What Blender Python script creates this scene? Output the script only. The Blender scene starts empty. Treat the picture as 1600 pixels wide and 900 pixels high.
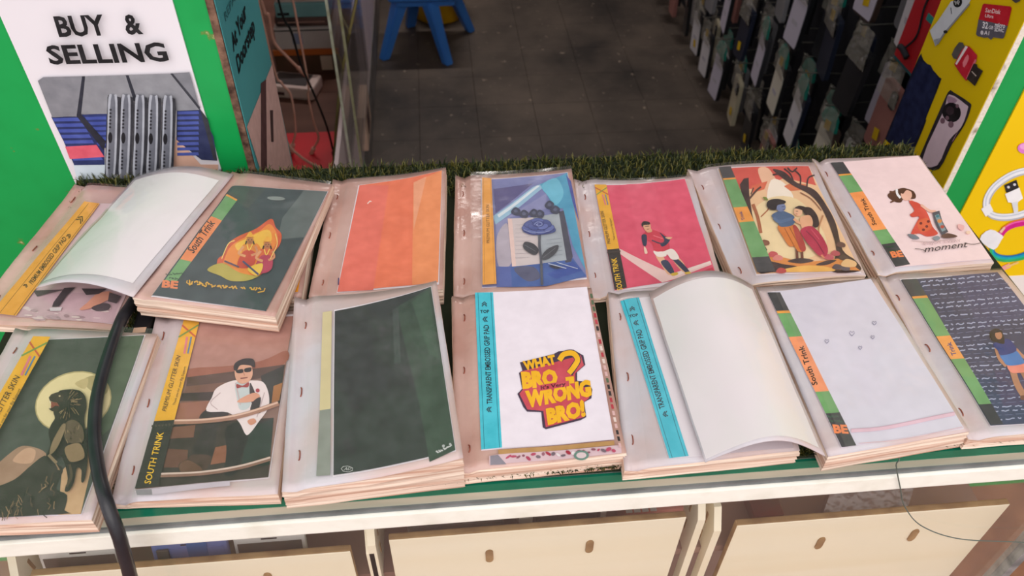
import bpy, bmesh, math, random
import numpy as np
from mathutils import Vector, Matrix, noise
from mathutils.geometry import tessellate_polygon
random.seed(7)
SC = bpy.context.scene
COL = SC.collection
R = math.radians

# ------------------------------------------------------------------ camera
PITCH, ROLL, YAW = R(44.11), R(-1.30), R(6.27)
fw = Vector((math.sin(YAW) * math.cos(PITCH), math.cos(YAW) * math.cos(PITCH), -math.sin(PITCH)))
r0 = Vector((math.cos(YAW), -math.sin(YAW), 0))
d0 = fw.cross(r0)
rt = r0 * math.cos(ROLL) + d0 * math.sin(ROLL)
dn = -r0 * math.sin(ROLL) + d0 * math.cos(ROLL)
cam_d = bpy.data.cameras.new('camera')
cam_d.sensor_width = 36.0
cam_d.lens = 36.0 * 1250 / 1600
cam_d.clip_start = 0.02
cam_d.dof.use_dof = True
cam_d.dof.focus_distance = .80
cam_d.dof.aperture_fstop = 9.0
cam = bpy.data.objects.new('camera', cam_d)
COL.objects.link(cam)
mw = Matrix.Identity(4)
for i in range(3):
    mw[i][0], mw[i][1], mw[i][2] = rt[i], -dn[i], -fw[i]
mw[0][3], mw[1][3], mw[2][3] = 0, 0, 1.5
cam.matrix_world = mw
SC.camera = cam

# ------------------------------------------------------------------ world, sun, exposure
W = bpy.data.worlds.new('sky')
SC.world = W
W.use_nodes = True
bg = W.node_tree.nodes['Background']
bg.inputs[0].default_value = (1.0, 0.945, 0.95, 1)
bg.inputs[1].default_value = 0.82
sun_d = bpy.data.lights.new('sun', 'SUN')
sun_d.energy = 1.5
sun_d.angle = R(70)
sun_d.color = (1, 0.95, 0.9)
sun = bpy.data.objects.new('sun', sun_d)
COL.objects.link(sun)
sun.rotation_euler = (R(44), R(4), 0)
SC.view_settings.view_transform = 'Standard'
SC.view_settings.look = 'None'
SC.view_settings.gamma = 1
SC.view_settings.use_curve_mapping = False
SC.view_settings.exposure = 0.17

# ------------------------------------------------------------------ helpers
def lin(h):
    h = h.lstrip('#')
    o = []
    for i in (0, 2, 4):
        c = int(h[i:i + 2], 16) / 255
        o.append(c / 12.92 if c <= .04045 else ((c + .055) / 1.055) ** 2.4)
    return (*o, 1)

MATS = {}
def mat(name, c1, c2=None, scale=20, rough=.5, spec=.4, bump=0, bscale=60, metal=0, detail=3, stretch=None, lo=.35, hi=.65, coat=0):
    if name in MATS:
        return MATS[name]
    m = bpy.data.materials.new(name)
    m.use_nodes = True
    nt = m.node_tree
    b = nt.nodes['Principled BSDF']
    b.inputs['Base Color'].default_value = lin(c1)
    b.inputs['Roughness'].default_value = rough
    b.inputs['Specular IOR Level'].default_value = spec
    b.inputs['Metallic'].default_value = metal
    b.inputs['Coat Weight'].default_value = coat
    if c2 or bump:
        tc = nt.nodes.new('ShaderNodeTexCoord')
        mp = nt.nodes.new('ShaderNodeMapping')
        if stretch:
            mp.inputs['Scale'].default_value = stretch
        nt.links.new(tc.outputs['Object'], mp.inputs[0])
    if c2:
        n = nt.nodes.new('ShaderNodeTexNoise')
        n.inputs['Scale'].default_value = scale
        n.inputs['Detail'].default_value = detail
        rp = nt.nodes.new('ShaderNodeValToRGB')
        rp.color_ramp.elements[0].position = lo
        rp.color_ramp.elements[1].position = hi
        rp.color_ramp.elements[0].color = lin(c1)
        rp.color_ramp.elements[1].color = lin(c2)
        nt.links.new(mp.outputs[0], n.inputs['Vector'])
        nt.links.new(n.outputs['Fac'], rp.inputs[0])
        nt.links.new(rp.outputs[0], b.inputs['Base Color'])
    if bump:
        n2 = nt.nodes.new('ShaderNodeTexNoise')
        n2.inputs['Scale'].default_value = bscale
        n2.inputs['Detail'].default_value = 3
        bp = nt.nodes.new('ShaderNodeBump')
        bp.inputs['Strength'].default_value = bump
        bp.inputs['Distance'].default_value = .003
        nt.links.new(mp.outputs[0], n2.inputs['Vector'])
        nt.links.new(n2.outputs['Fac'], bp.inputs['Height'])
        nt.links.new(bp.outputs[0], b.inputs['Normal'])
    MATS[name] = m
    return m

def film_mat(name, color, fac, rough=.15, bump=.3, bscale=40, spec=.5, gl=.035):
    """clear or milky plastic: a see-through sheet with a thin glossy, slightly milky skin"""
    if name in MATS:
        return MATS[name]
    m = bpy.data.materials.new(name)
    m.use_nodes = True
    nt = m.node_tree
    b = nt.nodes['Principled BSDF']
    b.inputs['Base Color'].default_value = lin(color)
    b.inputs['Roughness'].default_value = rough
    b.inputs['Specular IOR Level'].default_value = spec
    t = nt.nodes.new('ShaderNodeBsdfTransparent')
    g = nt.nodes.new('ShaderNodeBsdfGlossy')
    g.inputs['Roughness'].default_value = rough
    fr = nt.nodes.new('ShaderNodeLayerWeight')
    fr.inputs['Blend'].default_value = .5
    pw = nt.nodes.new('ShaderNodeMath'); pw.operation = 'POWER'; pw.inputs[1].default_value = 4
    ml = nt.nodes.new('ShaderNodeMath'); ml.operation = 'MULTIPLY_ADD'; ml.inputs[1].default_value = .7 if gl else 0; ml.inputs[2].default_value = gl
    nt.links.new(fr.outputs['Facing'], pw.inputs[0])
    nt.links.new(pw.outputs[0], ml.inputs[0])
    mx = nt.nodes.new('ShaderNodeMixShader')
    mx.inputs[0].default_value = fac
    mg = nt.nodes.new('ShaderNodeMixShader')
    out = nt.nodes['Material Output']
    tc = nt.nodes.new('ShaderNodeTexCoord')
    n2 = nt.nodes.new('ShaderNodeTexNoise')
    n2.inputs['Scale'].default_value = bscale
    bp = nt.nodes.new('ShaderNodeBump')
    bp.inputs['Strength'].default_value = bump
    bp.inputs['Distance'].default_value = .004
    nt.links.new(tc.outputs['Object'], n2.inputs['Vector'])
    nt.links.new(n2.outputs['Fac'], bp.inputs['Height'])
    for nd in (b, g, fr):
        nt.links.new(bp.outputs[0], nd.inputs['Normal'])
    nt.links.new(t.outputs[0], mx.inputs[1])
    nt.links.new(b.outputs[0], mx.inputs[2])
    nt.links.new(ml.outputs[0], mg.inputs[0])
    nt.links.new(mx.outputs[0], mg.inputs[1])
    nt.links.new(g.outputs[0], mg.inputs[2])
    nt.links.new(mg.outputs[0], out.inputs[0])
    MATS[name] = m
    return m

def ink(c):
    h = c.lstrip('#')
    v = [int(h[i:i + 2], 16) for i in (0, 2, 4)]
    d = 4 if sum(v) > 560 else 8 if sum(v) > 180 else 12
    lo = ''.join('%02x' % max(0, q - d) for q in v)
    hi = ''.join('%02x' % min(255, q + d) for q in v)
    return mat('ink_' + h, lo, hi, 70, .55, .25, detail=6, lo=.3, hi=.7)

ORG = {}
def thing(name, label, cat, loc, group=None, rot=(0, 0, 0)):
    o = bpy.data.objects.new(name, None)
    o.empty_display_size = .02
    COL.objects.link(o)
    o.location = loc
    o.rotation_euler = rot
    o['label'] = label
    o['category'] = cat
    if group:
        o['group'] = group
    ORG[o] = Vector(loc)
    return o

def tag(o, label, cat, group=None, kind=None):
    o['label'] = label
    o['category'] = cat
    if group:
        o['group'] = group
    if kind:
        o['kind'] = kind
    return o

def link_mesh(name, me, parent=None, world=True):
    o = bpy.data.objects.new(name, me)
    COL.objects.link(o)
    if parent:
        o.parent = parent
        ORG[o] = ORG.get(parent, Vector())
    return o

def mk(name, vs, fs, m, parent=None, smooth=False, fm=None, world=True):
    """one mesh object; vs are world coordinates unless the parent keeps its own frame (world=False)"""
    me = bpy.data.meshes.new(name)
    off = ORG.get(parent, Vector()) if (parent and world) else Vector()
    me.from_pydata([tuple(Vector(v) - off) for v in vs], [], fs)
    for x in (m if isinstance(m, (list, tuple)) else [m]):
        me.materials.append(x)
    if fm:
        me.polygons.foreach_set('material_index', fm)
    if smooth:
        me.polygons.foreach_set('use_smooth', [True] * len(me.polygons))
    me.update()
    return link_mesh(name, me, parent)

def box(x0, x1, y0, y1, z0, z1):
    v = [(x, y, z) for z in (z0, z1) for y in (y0, y1) for x in (x0, x1)]
    return v, [(0, 2, 3, 1), (4, 5, 7, 6), (0, 1, 5, 4), (2, 6, 7, 3), (0, 4, 6, 2), (1, 3, 7, 5)]

def mbox(name, b, m, parent=None, bev=0, world=True, seg=2):
    vs, fs = box(*b)
    o = mk(name, vs, fs, m, parent, world=world)
    if bev:
        bm = bmesh.new()
        bm.from_mesh(o.data)
        bmesh.ops.bevel(bm, geom=bm.edges[:] + bm.verts[:], offset=bev, segments=seg, affect='EDGES', profile=.6)
        bm.to_mesh(o.data)
        bm.free()
    return o

def struct(o):
    o['kind'] = 'structure'
    return o

def catmull(pts, n=8):
    P = [Vector(p) for p in pts]
    P = [P[0] * 2 - P[1]] + P + [P[-1] * 2 - P[-2]]
    o = []
    for i in range(1, len(P) - 2):
        for k in range(n):
            t = k / n
            a, b, c, d = P[i - 1:i + 3]
            o.append(.5 * (2 * b + (c - a) * t + (2 * a - 5 * b + 4 * c - d) * t * t + (3 * b - a - 3 * c + d) * t ** 3))
    o.append(P[-2])
    return o

def tube_geo(pts, r, n=8, sm=8):
    P = catmull(pts, sm) if sm else [Vector(p) for p in pts]
    vs, fs = [], []
    up = Vector((.3, .2, 1))
    L = len(P)
    for i, p in enumerate(P):
        t = (P[min(i + 1, L - 1)] - P[max(i - 1, 0)]).normalized()
        a = t.cross(up)
        if a.length < .05:
            a = t.cross(Vector((1, 0, 0)))
        a.normalize()
        b = a.cross(t)
        rr = r[0] + (r[1] - r[0]) * i / (L - 1) if isinstance(r, tuple) else r
        for k in range(n):
            q = 2 * math.pi * k / n
            vs.append(p + a * math.cos(q) * rr + b * math.sin(q) * rr)
    for i in range(L - 1):
        for k in range(n):
            fs.append((i * n + k, i * n + (k + 1) % n, (i + 1) * n + (k + 1) % n, (i + 1) * n + k))
    fs.append(tuple(range(n))[::-1])
    fs.append(tuple(range((L - 1) * n, L * n)))
    return vs, fs

def tube(name, pts, r, m, parent=None, n=8, sm=8, world=True):
    vs, fs = tube_geo(pts, r, n, sm)
    return mk(name, vs, fs, m, parent, smooth=True, world=world)

# ------------------------------------------------------------------ flat print: polygons and letters laid on a surface
_glyph = {}
def text_geo(body, bold=0, shear=0):
    k = (body, bold, shear)
    if k in _glyph:
        return _glyph[k]
    cu = bpy.data.curves.new('lettering', 'FONT')
    cu.body = body
    cu.resolution_u = 2
    cu.offset = bold
    cu.shear = shear
    o = bpy.data.objects.new('lettering', cu)
    COL.objects.link(o)
    dg = bpy.context.evaluated_depsgraph_get()
    me = bpy.data.meshes.new_from_object(o.evaluated_get(dg))
    v = [(p.co.x, p.co.y) for p in me.vertices]
    me.calc_loop_triangles()
    t = [tuple(q.vertices) for q in me.loop_triangles]
    bpy.data.objects.remove(o)
    bpy.data.curves.remove(cu)
    bpy.data.meshes.remove(me)
    xs = [p[0] for p in v] or [0, 1]
    ys = [p[1] for p in v] or [0, 1]
    x0, x1 = min(xs), max(xs)
    cap = .7 if not body.islower() else .55
    v = [((p[0] - x0) / (x1 - x0), p[1] / cap) for p in v]
    _glyph[k] = (v, t)
    return v, t

def homog(src, dst):
    A, B = [], []
    for (x, y), (u, v) in zip(src, dst):
        A += [[x, y, 1, 0, 0, 0, -u * x, -u * y], [0, 0, 0, x, y, 1, -v * x, -v * y]]
        B += [u, v]
    h = np.linalg.solve(np.array(A, float), np.array(B, float))
    return np.append(h, 1).reshape(3, 3)

UNIT = [(0, 1), (1, 1), (1, 0), (0, 0)]
class Art:
    """drawing in sketch coordinates -> print coordinates (H) -> surface (mapf(u, v, lift))"""
    def __init__(s, quad, mapf, off=(0, 0), sc=1, dst=UNIT, maxlen=.04, lift=.0005, step=.00005):
        s.H = homog(quad, dst)
        s.map, s.off, s.sc, s.ml, s.l, s.step = mapf, off, sc, maxlen, lift, step
        s.v, s.f, s.fm, s.mats = [], [], [], []
    def uv(s, p):
        x, y = s.off[0] + p[0] / s.sc, s.off[1] + p[1] / s.sc
        w = s.H @ np.array([x, y, 1])
        return (w[0] / w[2], w[1] / w[2])
    def mi(s, c):
        m = ink(c) if isinstance(c, str) else c
        if m not in s.mats:
            s.mats.append(m)
        return s.mats.index(m)
    def tris(s, pts, tri, c):
        k = s.mi(c)
        s.l += s.step
        st = [tuple(pts[i] for i in t) for t in tri]
        while st:
            a, b, d = st.pop()
            la, lb, ld = math.dist(a, b), math.dist(b, d), math.dist(d, a)
            q = max(la, lb, ld)
            if q > s.ml:
                if q == la:
                    m = ((a[0] + b[0]) / 2, (a[1] + b[1]) / 2); st += [(a, m, d), (m, b, d)]
                elif q == lb:
                    m = ((d[0] + b[0]) / 2, (d[1] + b[1]) / 2); st += [(a, b, m), (a, m, d)]
                else:
                    m = ((a[0] + d[0]) / 2, (a[1] + d[1]) / 2); st += [(a, b, m), (m, b, d)]
                continue
            if abs((b[0] - a[0]) * (d[1] - a[1]) - (b[1] - a[1]) * (d[0] - a[0])) < 1e-9:
                continue
            n = len(s.v)
            s.v += [s.map(*p, s.l) for p in (a, b, d)]
            s.f.append((n, n + 1, n + 2))
            s.fm.append(k)
    def poly(s, pts, c):
        u = [s.uv(p) for p in pts]
        s.tris(u, tessellate_polygon([[Vector((*p, 0)) for p in u]]), c)
    def smooth(s, pts, c, n=4):
        P = [Vector((*p, 0)) for p in pts]
        P = P[-1:] + P + P[:2]
        o = []
        for i in range(1, len(P) - 2):
            for k in range(n):
                t = k / n
                a, b, d, e = P[i - 1:i + 3]
                q = .5 * (2 * b + (d - a) * t + (2 * a - 5 * b + 4 * d - e) * t * t + (3 * b - a - 3 * d + e) * t ** 3)
                o.append((q.x, q.y))
        s.poly(o, c)
    def ell(s, x, y, rx, ry, c, rot=0, n=18):
        a = R(rot)
        s.poly([(x + rx * math.cos(t) * math.cos(a) - ry * math.sin(t) * math.sin(a),
                 y + rx * math.cos(t) * math.sin(a) + ry * math.sin(t) * math.cos(a))
                for t in [2 * math.pi * i / n for i in range(n)]], c)
    def line(s, pts, w, c, sm=0):
        P = [Vector((*p, 0)) for p in pts]
        if sm:
            P = catmull(P, sm)
        lft, rgt = [], []
        for i, p in enumerate(P):
            t = (P[min(i + 1, len(P) - 1)] - P[max(i - 1, 0)]).normalized()
            q = Vector((-t.y, t.x, 0)) * w / 2
            lft.append(p + q)
            rgt.append(p - q)
        pts = [s.uv(p) for p in lft + rgt]
        n = len(P)
        tri = []
        for i in range(n - 1):
            tri += [(i, i + 1, n + i), (i + 1, n + i + 1, n + i)]
        s.tris(pts, tri, c)
    def text(s, body, p0, p1, up, c, bold=.02, shear=0):
        v, t = text_geo(body, bold, shear)
        pts = [s.uv((p0[0] + (p1[0] - p0[0]) * x + up[0] * y, p0[1] + (p1[1] - p0[1]) * x + up[1] * y)) for x, y in v]
        s.tris(pts, t, c)
    def build(s, name, parent):
        return mk(name, s.v, s.f, s.mats, parent, fm=s.fm)

def ordinal(n):
    return ['first', 'second', 'third', 'fourth', 'fifth', 'sixth', 'seventh', 'eighth', 'ninth', 'tenth', 'eleventh', 'twelfth',
            'thirteenth', 'fourteenth', 'fifteenth', 'sixteenth', 'seventeenth', 'eighteenth', 'nineteenth', 'twentieth',
            'twenty-first', 'twenty-second', 'twenty-third', 'twenty-fourth', 'twenty-fifth', 'twenty-sixth', 'twenty-seventh', 'twenty-eighth', 'twenty-ninth', 'thirtieth', 'thirty-first', 'thirty-second'][n]
# ------------------------------------------------------------------ structure
M_green = mat('green_paint', '#0a9647', '#0fa152', 6, .45, .4, .12, 80)
def chipped_green():
    m = mat('green_paint_chipped', '#0a9647', rough=.45)
    nt = m.node_tree
    b = nt.nodes['Principled BSDF']
    tc = nt.nodes.new('ShaderNodeTexCoord')
    n = nt.nodes.new('ShaderNodeTexNoise')
    n.inputs['Scale'].default_value = 26
    n.inputs['Detail'].default_value = 5
    r = nt.nodes.new('ShaderNodeValToRGB')
    r.color_ramp.interpolation = 'EASE'
    e = r.color_ramp.elements
    e[0].position, e[0].color = .0, lin('#0a9647')
    e[1].position, e[1].color = .635, lin('#10a250')
    x = e.new(.66); x.color = lin('#5d8a3c')
    x = e.new(.69); x.color = lin('#c9b98e')
    nt.links.new(tc.outputs['Object'], n.inputs['Vector'])
    nt.links.new(n.outputs['Fac'], r.inputs[0])
    nt.links.new(r.outputs[0], b.inputs['Base Color'])
    return m
M_gchip = chipped_green()
M_wall = mat('shop_wall_paint', '#b9aca4', '#a89c96', 3, .8, .2)
M_dark = mat('dark_backing', '#23242a', '#2d2e36', 8, .7, .2)
M_ground = mat('ground_brick_red', '#9c6a55', '#7f5546', 14, .9, .1, .3)

struct(mbox('wall_left', (-2.0, -.240, .846, .88, 0, 2.6), M_gchip))
struct(mbox('wall_right', (.708, 2.2, .846, .88, 0, 2.6), M_green))
struct(mbox('wall_front_top', (-.240, .708, .846, .88, 2.25, 2.6), M_green))
struct(mbox('wall_shop_left', (-1.04, -1.0, .88, 4.3, 0, 2.6), M_wall))
struct(mbox('wall_shop_right', (1.06, 1.1, .88, 4.3, 0, 2.6), M_dark))
struct(mbox('wall_shop_back', (-1.04, 1.1, 4.26, 4.3, 0, 2.6), M_wall))
struct(mbox('ceiling', (-1.04, 1.1, .88, 4.3, 2.6, 2.64), M_wall))
struct(mbox('ground', (-3, 3, -3, .88, -.03, 0), M_ground))
M_jbrown = mat('worn_board_edge', '#3f2c25', '#8a6a58', 60, .8, .2, .4, 200)
M_jwhite = mat('chipped_white_edge', '#e6ddd0', '#8a7a66', 45, .8, .2, .5, 200, lo=.55, hi=.7)
struct(mbox('trim_1', (-.2405, -.2325, .8445, 1.055, 0, 2.3), M_jbrown))
struct(mbox('trim_2', (.6905, .6985, .832, .997, 0, 2.3), M_jwhite))

# added fill: an unseen tube lamp made up to brighten the shop interior
TL = thing('fill_tube_lamp', 'long white tube lamp added on the unseen ceiling to brighten the shop', 'lamp', (.15, 3.4, 2.55))
mbox('housing', (-.45, .75, 3.37, 3.43, 2.56, 2.60), mat('fill_lamp_housing', '#e8e6e2', rough=.4), TL)
_vs, _fs = tube_geo([(-.43, 3.4, 2.535), (.15, 3.4, 2.535), (.73, 3.4, 2.535)], .014, 10, 2)
_m = mat('lit_fill_tube', '#ffffff')
_m.node_tree.nodes['Principled BSDF'].inputs['Emission Color'].default_value = (1, .93, .88, 1)
_m.node_tree.nodes['Principled BSDF'].inputs['Emission Strength'].default_value = 3
mk('tube', _vs, _fs, _m, TL, smooth=True)
_l = bpy.data.lights.new('fill_tube_light', 'AREA')
_l.shape = 'RECTANGLE'; _l.size = 1.16; _l.size_y = .05; _l.energy = 20; _l.color = (1, .92, .87)
_o = bpy.data.objects.new('fill_tube_light', _l); COL.objects.link(_o); _o.location = (.15, 3.4, 2.515)

# floor of dark square tiles
M_grout = mat('floor_grout', '#453d38', '#38322e', 30, .9, .1)
def tile_mat():
    m = mat('dark_floor_tile', '#3b3836', rough=.55, spec=.35)
    nt = m.node_tree
    b = nt.nodes['Principled BSDF']
    tc = nt.nodes.new('ShaderNodeTexCoord')
    oi = nt.nodes.new('ShaderNodeObjectInfo')
    ad = nt.nodes.new('ShaderNodeVectorMath'); ad.operation = 'ADD'
    nt.links.new(tc.outputs['Object'], ad.inputs[0])
    nt.links.new(oi.outputs['Location'], ad.inputs[1])
    n = nt.nodes.new('ShaderNodeTexNoise'); n.inputs['Scale'].default_value = 2.3; n.inputs['Detail'].default_value = 10; n.inputs['Roughness'].default_value = .62
    r = nt.nodes.new('ShaderNodeValToRGB')
    r.color_ramp.elements[0].position, r.color_ramp.elements[0].color = .33, lin('#2e2927')
    r.color_ramp.elements[1].position, r.color_ramp.elements[1].color = .68, lin('#665a51')
    sp = nt.nodes.new('ShaderNodeTexNoise'); sp.inputs['Scale'].default_value = 38; sp.inputs['Detail'].default_value = 4
    r2 = nt.nodes.new('ShaderNodeValToRGB')
    r2.color_ramp.elements[0].position, r2.color_ramp.elements[0].color = .66, (0, 0, 0, 1)
    r2.color_ramp.elements[1].position, r2.color_ramp.elements[1].color = .74, (1, 1, 1, 1)
    mx = nt.nodes.new('ShaderNodeMix'); mx.data_type = 'RGBA'
    mx.inputs[7].default_value = lin('#9a8a7c')
    for q in (n, sp):
        nt.links.new(ad.outputs[0], q.inputs['Vector'])
    nt.links.new(n.outputs['Fac'], r.inputs[0])
    nt.links.new(sp.outputs['Fac'], r2.inputs[0])
    nt.links.new(r2.outputs[0], mx.inputs[0])
    nt.links.new(r.outputs[0], mx.inputs[6])
    nt.links.new(mx.outputs[2], b.inputs['Base Color'])
    return m
M_tile = tile_mat()
floor = struct(mbox('floor', (-1.04, 1.1, .88, 4.3, -.03, -.003), M_grout))
tm = None
for i in range(-5, 6):
    for j in range(17):
        x, y = .03 + .2 * i, .965 + .2 * j
        if tm is None:
            t = mbox('tile', (-.0996, .0996, -.0996, .0996, -.003, 0), M_tile, bev=.0007, seg=1)
            tm = t.data
        else:
            t = bpy.data.objects.new('tile', tm)
            COL.objects.link(t)
        t.location = (x, y, 0)
        t.parent = floor

# ------------------------------------------------------------------ posters
def wall_y(y):
    return lambda x, z, l: (x, y - l, z)
def wall_x(x, s):
    return lambda y, z, l: (x + s * l, y, z)
M_white = mat('poster_white', '#e9e5ec', rough=.35)

P = thing('buy_and_sell_poster', 'white poster reading BUY & SELLING with stacked phones on the green wall', 'poster', (-.3625, .844, .9))
mbox('sheet', (-.4515, -.2735, .8435, .8458, .897, 1.42), M_white, P)
a = Art([(0, 20), (117, 283), (342, 257), (268, 0)], wall_y(.8434), sc=3, dst=[(-.45, 1.117), (-.451, .901), (-.274, .917), (-.274, 1.127)], maxlen=.3)
a.poly([(345, 770), (495, 760), (495, 826), (700, 822), (700, 860), (370, 872)], '#d3e0ea')
a.poly([(826, 640), (940, 770), (1022, 770), (1022, 800), (800, 812)], '#dfb39f')
a.poly([(830, 516), (938, 512), (1000, 640), (1018, 752), (945, 748), (920, 730), (828, 655)], '#343a5e')
a.poly([(938, 512), (1000, 745), (1018, 752), (975, 560)], '#3c3d44')
for i in range(9):
    y = 522 + i * 24
    a.poly([(832, y), (930, y - 2), (934, y + 12), (832, y + 14)], '#4d5ba6')
a.poly([(242, 545), (365, 545), (490, 690), (492, 770), (350, 772), (300, 660)], '#2e3766')
for i in range(8):
    y = 552 + i * 26
    a.poly([(248 + i * 13, y), (378 + i * 14, y - 3), (388 + i * 14, y + 13), (256 + i * 13, y + 15)], '#4a59a8')
a.poly([(308, 684), (455, 676), (492, 732), (330, 742)], '#dc5f72')
a.poly([(383, 535), (505, 530), (500, 690), (475, 690)], '#2f3a70')
for i in range(6):
    y = 545 + i * 24
    a.poly([(400 + i * 11, y), (500, y - 2), (500, y + 12), (408 + i * 11, y + 14)], '#4453a0')
a.poly([(180, 375), (205, 358), (388, 354), (362, 540), (248, 546)], '#83848c')
a.poly([(388, 354), (402, 354), (384, 532), (500, 660), (488, 700), (362, 540)], '#2a2c38')
a.poly([(403, 354), (592, 349), (635, 470), (510, 440), (505, 530), (384, 531)], '#8b8c93')
a.poly([(592, 349), (606, 349), (650, 472), (630, 470)], '#30323d')
a.poly([(606, 348), (800, 342), (936, 512), (828, 516), (824, 480), (648, 470)], '#8d8e95')
a.poly([(800, 342), (812, 341), (940, 500), (936, 512)], '#3a3b44')
a.poly([(812, 341), (890, 336), (933, 488)], '#7d7e86')
for x0 in (508, 570, 636, 700, 768):
    a.poly([(x0, 450), (x0 + 15, 440), (x0 + 58, 452), (x0 + 62, 500), (x0 + 48, 812), (x0 - 14, 822)], '#34353c')
    a.smooth([(x0 + 4, 452), (x0 + 26, 445), (x0 + 46, 470), (x0 + 34, 815), (x0 - 8, 820), (x0 - 2, 640)], '#a9adb8')
    a.smooth([(x0 + 14, 470), (x0 + 36, 480), (x0 + 26, 800), (x0 + 2, 806)], '#6a6d78')
    a.ell(x0 + 12, 640, 10, 26, '#1c1c22')
    for k in range(6):
        a.ell(x0 + 14 + k * -.5, 510 + k * 16, 5, 5, '#26262c')
        a.ell(x0 + 8 - k * .5, 700 + k * 16, 5, 5, '#26262c')
a.text('BUY', (286, 158), (516, 150), (-28, -92), '#1b1a1e', .03)
a.text('&', (602, 148), (680, 145), (-24, -90), '#1b1a1e', .03)
a.text('SELLING', (244, 286), (800, 273), (-26, -84), '#1b1a1e', .03)
a.build('printed_artwork', P)

# teal poster on the inner side of the left door board
P = thing('doorstep_service_poster', 'teal and pink service poster on the narrow door board, reading At Your Doorstep', 'poster', (-.231, .95, .7))
M_teal = mat('poster_teal', '#4fa3a6', '#448f95', 5, .4)
mbox('sheet', (-.2322, -.2312, .8475, 1.052, .55, 1.6), M_teal, P)
a = Art([(332, 0), (400, 265), (446, 275), (412, 0)], wall_x(-.2312, 1), dst=[(.842, 1.126), (.846, .906), (.991, .79), (1.09, 1.014)], maxlen=.3)
a.poly([(384, 199), (423.5, 100), (457, 268), (468, 330), (425, 330)], '#d6aea6')
a.poly([(406, 130), (414, 124), (416, 290), (406, 282)], '#5a3c3c')
a.poly([(420, 172), (425, 172), (426, 222), (422, 222)], '#4c3636')
a.text('REPAIR', (351, 34), (372, -12), (-3, -13), '#2f6468', .0)
a.text('Doorstep', (371, 115), (397, 47), (-4.5, -25), '#10191c', .03)
a.text('At Your', (363, 81), (384, 24), (-4.5, -24), '#10191c', .03)
a.build('printed_artwork', P)

# yellow accessory poster on the inner side of the right door board
P = thing('accessory_poster', 'yellow poster of phones, memory card and card reader on the inner door board', 'poster', (.69, .91, .7))
M_yel = mat('poster_yellow', '#e3c400', '#dcbb00', 4, .4)
mbox('sheet', (.6894, .6903, .8325, .9965, .45, 1.6), M_yel, P)
a = Art([(1482, 285), (1600, 36), (1480, 0), (1380, 230)], wall_x(.6894, -1), (1200, 0), 3.4625,
        [(.828, .85), (.832, 1.079), (.985, 1.037), (.995, .794)], maxlen=.3)
a.smooth([(820, 308), (845, 325), (930, 418), (936, 445), (862, 632), (858, 660), (800, 800), (770, 838), (720, 815), (648, 762), (645, 735), (700, 600)], '#10162f', 3)
a.smooth([(826, 330), (922, 430), (926, 448), (772, 822), (662, 752), (655, 738)], '#161e42', 2)
a.smooth([(985, 493), (1010, 502), (1092, 556), (1102, 585), (1066, 680), (1000, 780), (930, 915), (850, 905), (818, 880), (830, 835), (950, 560)], '#2a262e', 3)
a.smooth([(985, 512), (1075, 568), (1085, 592), (1050, 690), (985, 760), (920, 895), (838, 868), (955, 600)], '#d9c3d0', 3)
a.smooth([(975, 520), (1030, 545), (985, 570)], '#a989a0', 3)
a.ell(998, 610, 50, 54, '#171418', -20)
a.ell(990, 600, 22, 24, '#3a2c34')
for x, y, r in ((950, 655, 13), (995, 675, 15), (975, 640, 10), (1030, 575, 9)):
    a.ell(x, y, r, r * 1.2, '#7d5f6d')
a.poly([(1000, 770), (1040, 700), (1010, 760)], '#c98fa6')
a.poly([(1176, 20), (1318, 36), (1326, 46), (1304, 142), (1146, 106), (1168, 26)], '#c01f2f')
a.poly([(1146, 106), (1304, 142), (1284, 205), (1276, 211), (1226, 204), (1214, 218), (1196, 204), (1176, 206), (1140, 196), (1132, 186)], '#5e5b67')
a.text('SanDisk', (1182, 66), (1264, 78), (4, -24), '#f3dfe2', .01)
a.text('Ultra', (1180, 94), (1226, 100), (4, -18), '#f3dfe2', .01)
a.text('32', (1166, 152), (1196, 157), (4, -34), '#ece9f0', .03)
a.text('GB', (1200, 158), (1226, 161), (3, -18), '#ece9f0', .01)
a.text('micro', (1234, 148), (1290, 154), (3, -20), '#ece9f0', .03)
a.text('SDHC', (1232, 170), (1284, 177), (3, -19), '#ece9f0', .03)
a.text('A1', (1176, 188), (1204, 192), (3, -22), '#ece9f0', .02)
a.ell(1166, 178, 8, 12, '#d8d5dc')
a.smooth([(1042, 229), (1072, 252), (1032, 322), (1002, 296)], '#56524f', 2)
a.smooth([(1078, 248), (1128, 288), (1138, 318), (1090, 425), (1074, 432), (1022, 358), (1024, 335)], '#c22136', 3)
a.poly([(1078, 248), (1090, 256), (1030, 352), (1022, 346)], '#eee4e6')
a.smooth([(1062, 340), (1088, 296), (1096, 320), (1070, 368)], '#e87f8c', 2)
a.poly([(1130, 320), (1138, 330), (1092, 425), (1078, 430)], '#d9707e')
a.poly([(1122, 345), (1140, 350), (1142, 366), (1172, 386), (1128, 468), (1084, 428)], '#352d2a')
a.line([(1112, 388), (1136, 414)], 6, '#b9aaa2')
a.poly([(1000, 6), (1112, -10), (1090, 30), (962, 190), (915, 250), (884, 166), (930, 110)], '#cdd2da')
a.line([(1100, 20), (962, 182), (925, 240)], 9, '#8b8f98')
a.poly([(905, 215), (940, 205), (916, 250)], '#9aa0a8')
a.ell(970, 172, 11, 9, '#1a1a1c')
a.ell(1037, 12, 24, 28, '#17181a', 20)
a.text('hp', (1026, 26), (1050, 12), (-8, -16), '#e9edf0', .0, .2)
a.line([(1000, 40), (1004, 76)], 4, '#5c6068')
a.poly([(1330, -20), (1385, -20), (1375, 8), (1352, 18), (1334, 4)], '#4d4a46')
a.build('printed_artwork', P)

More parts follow.
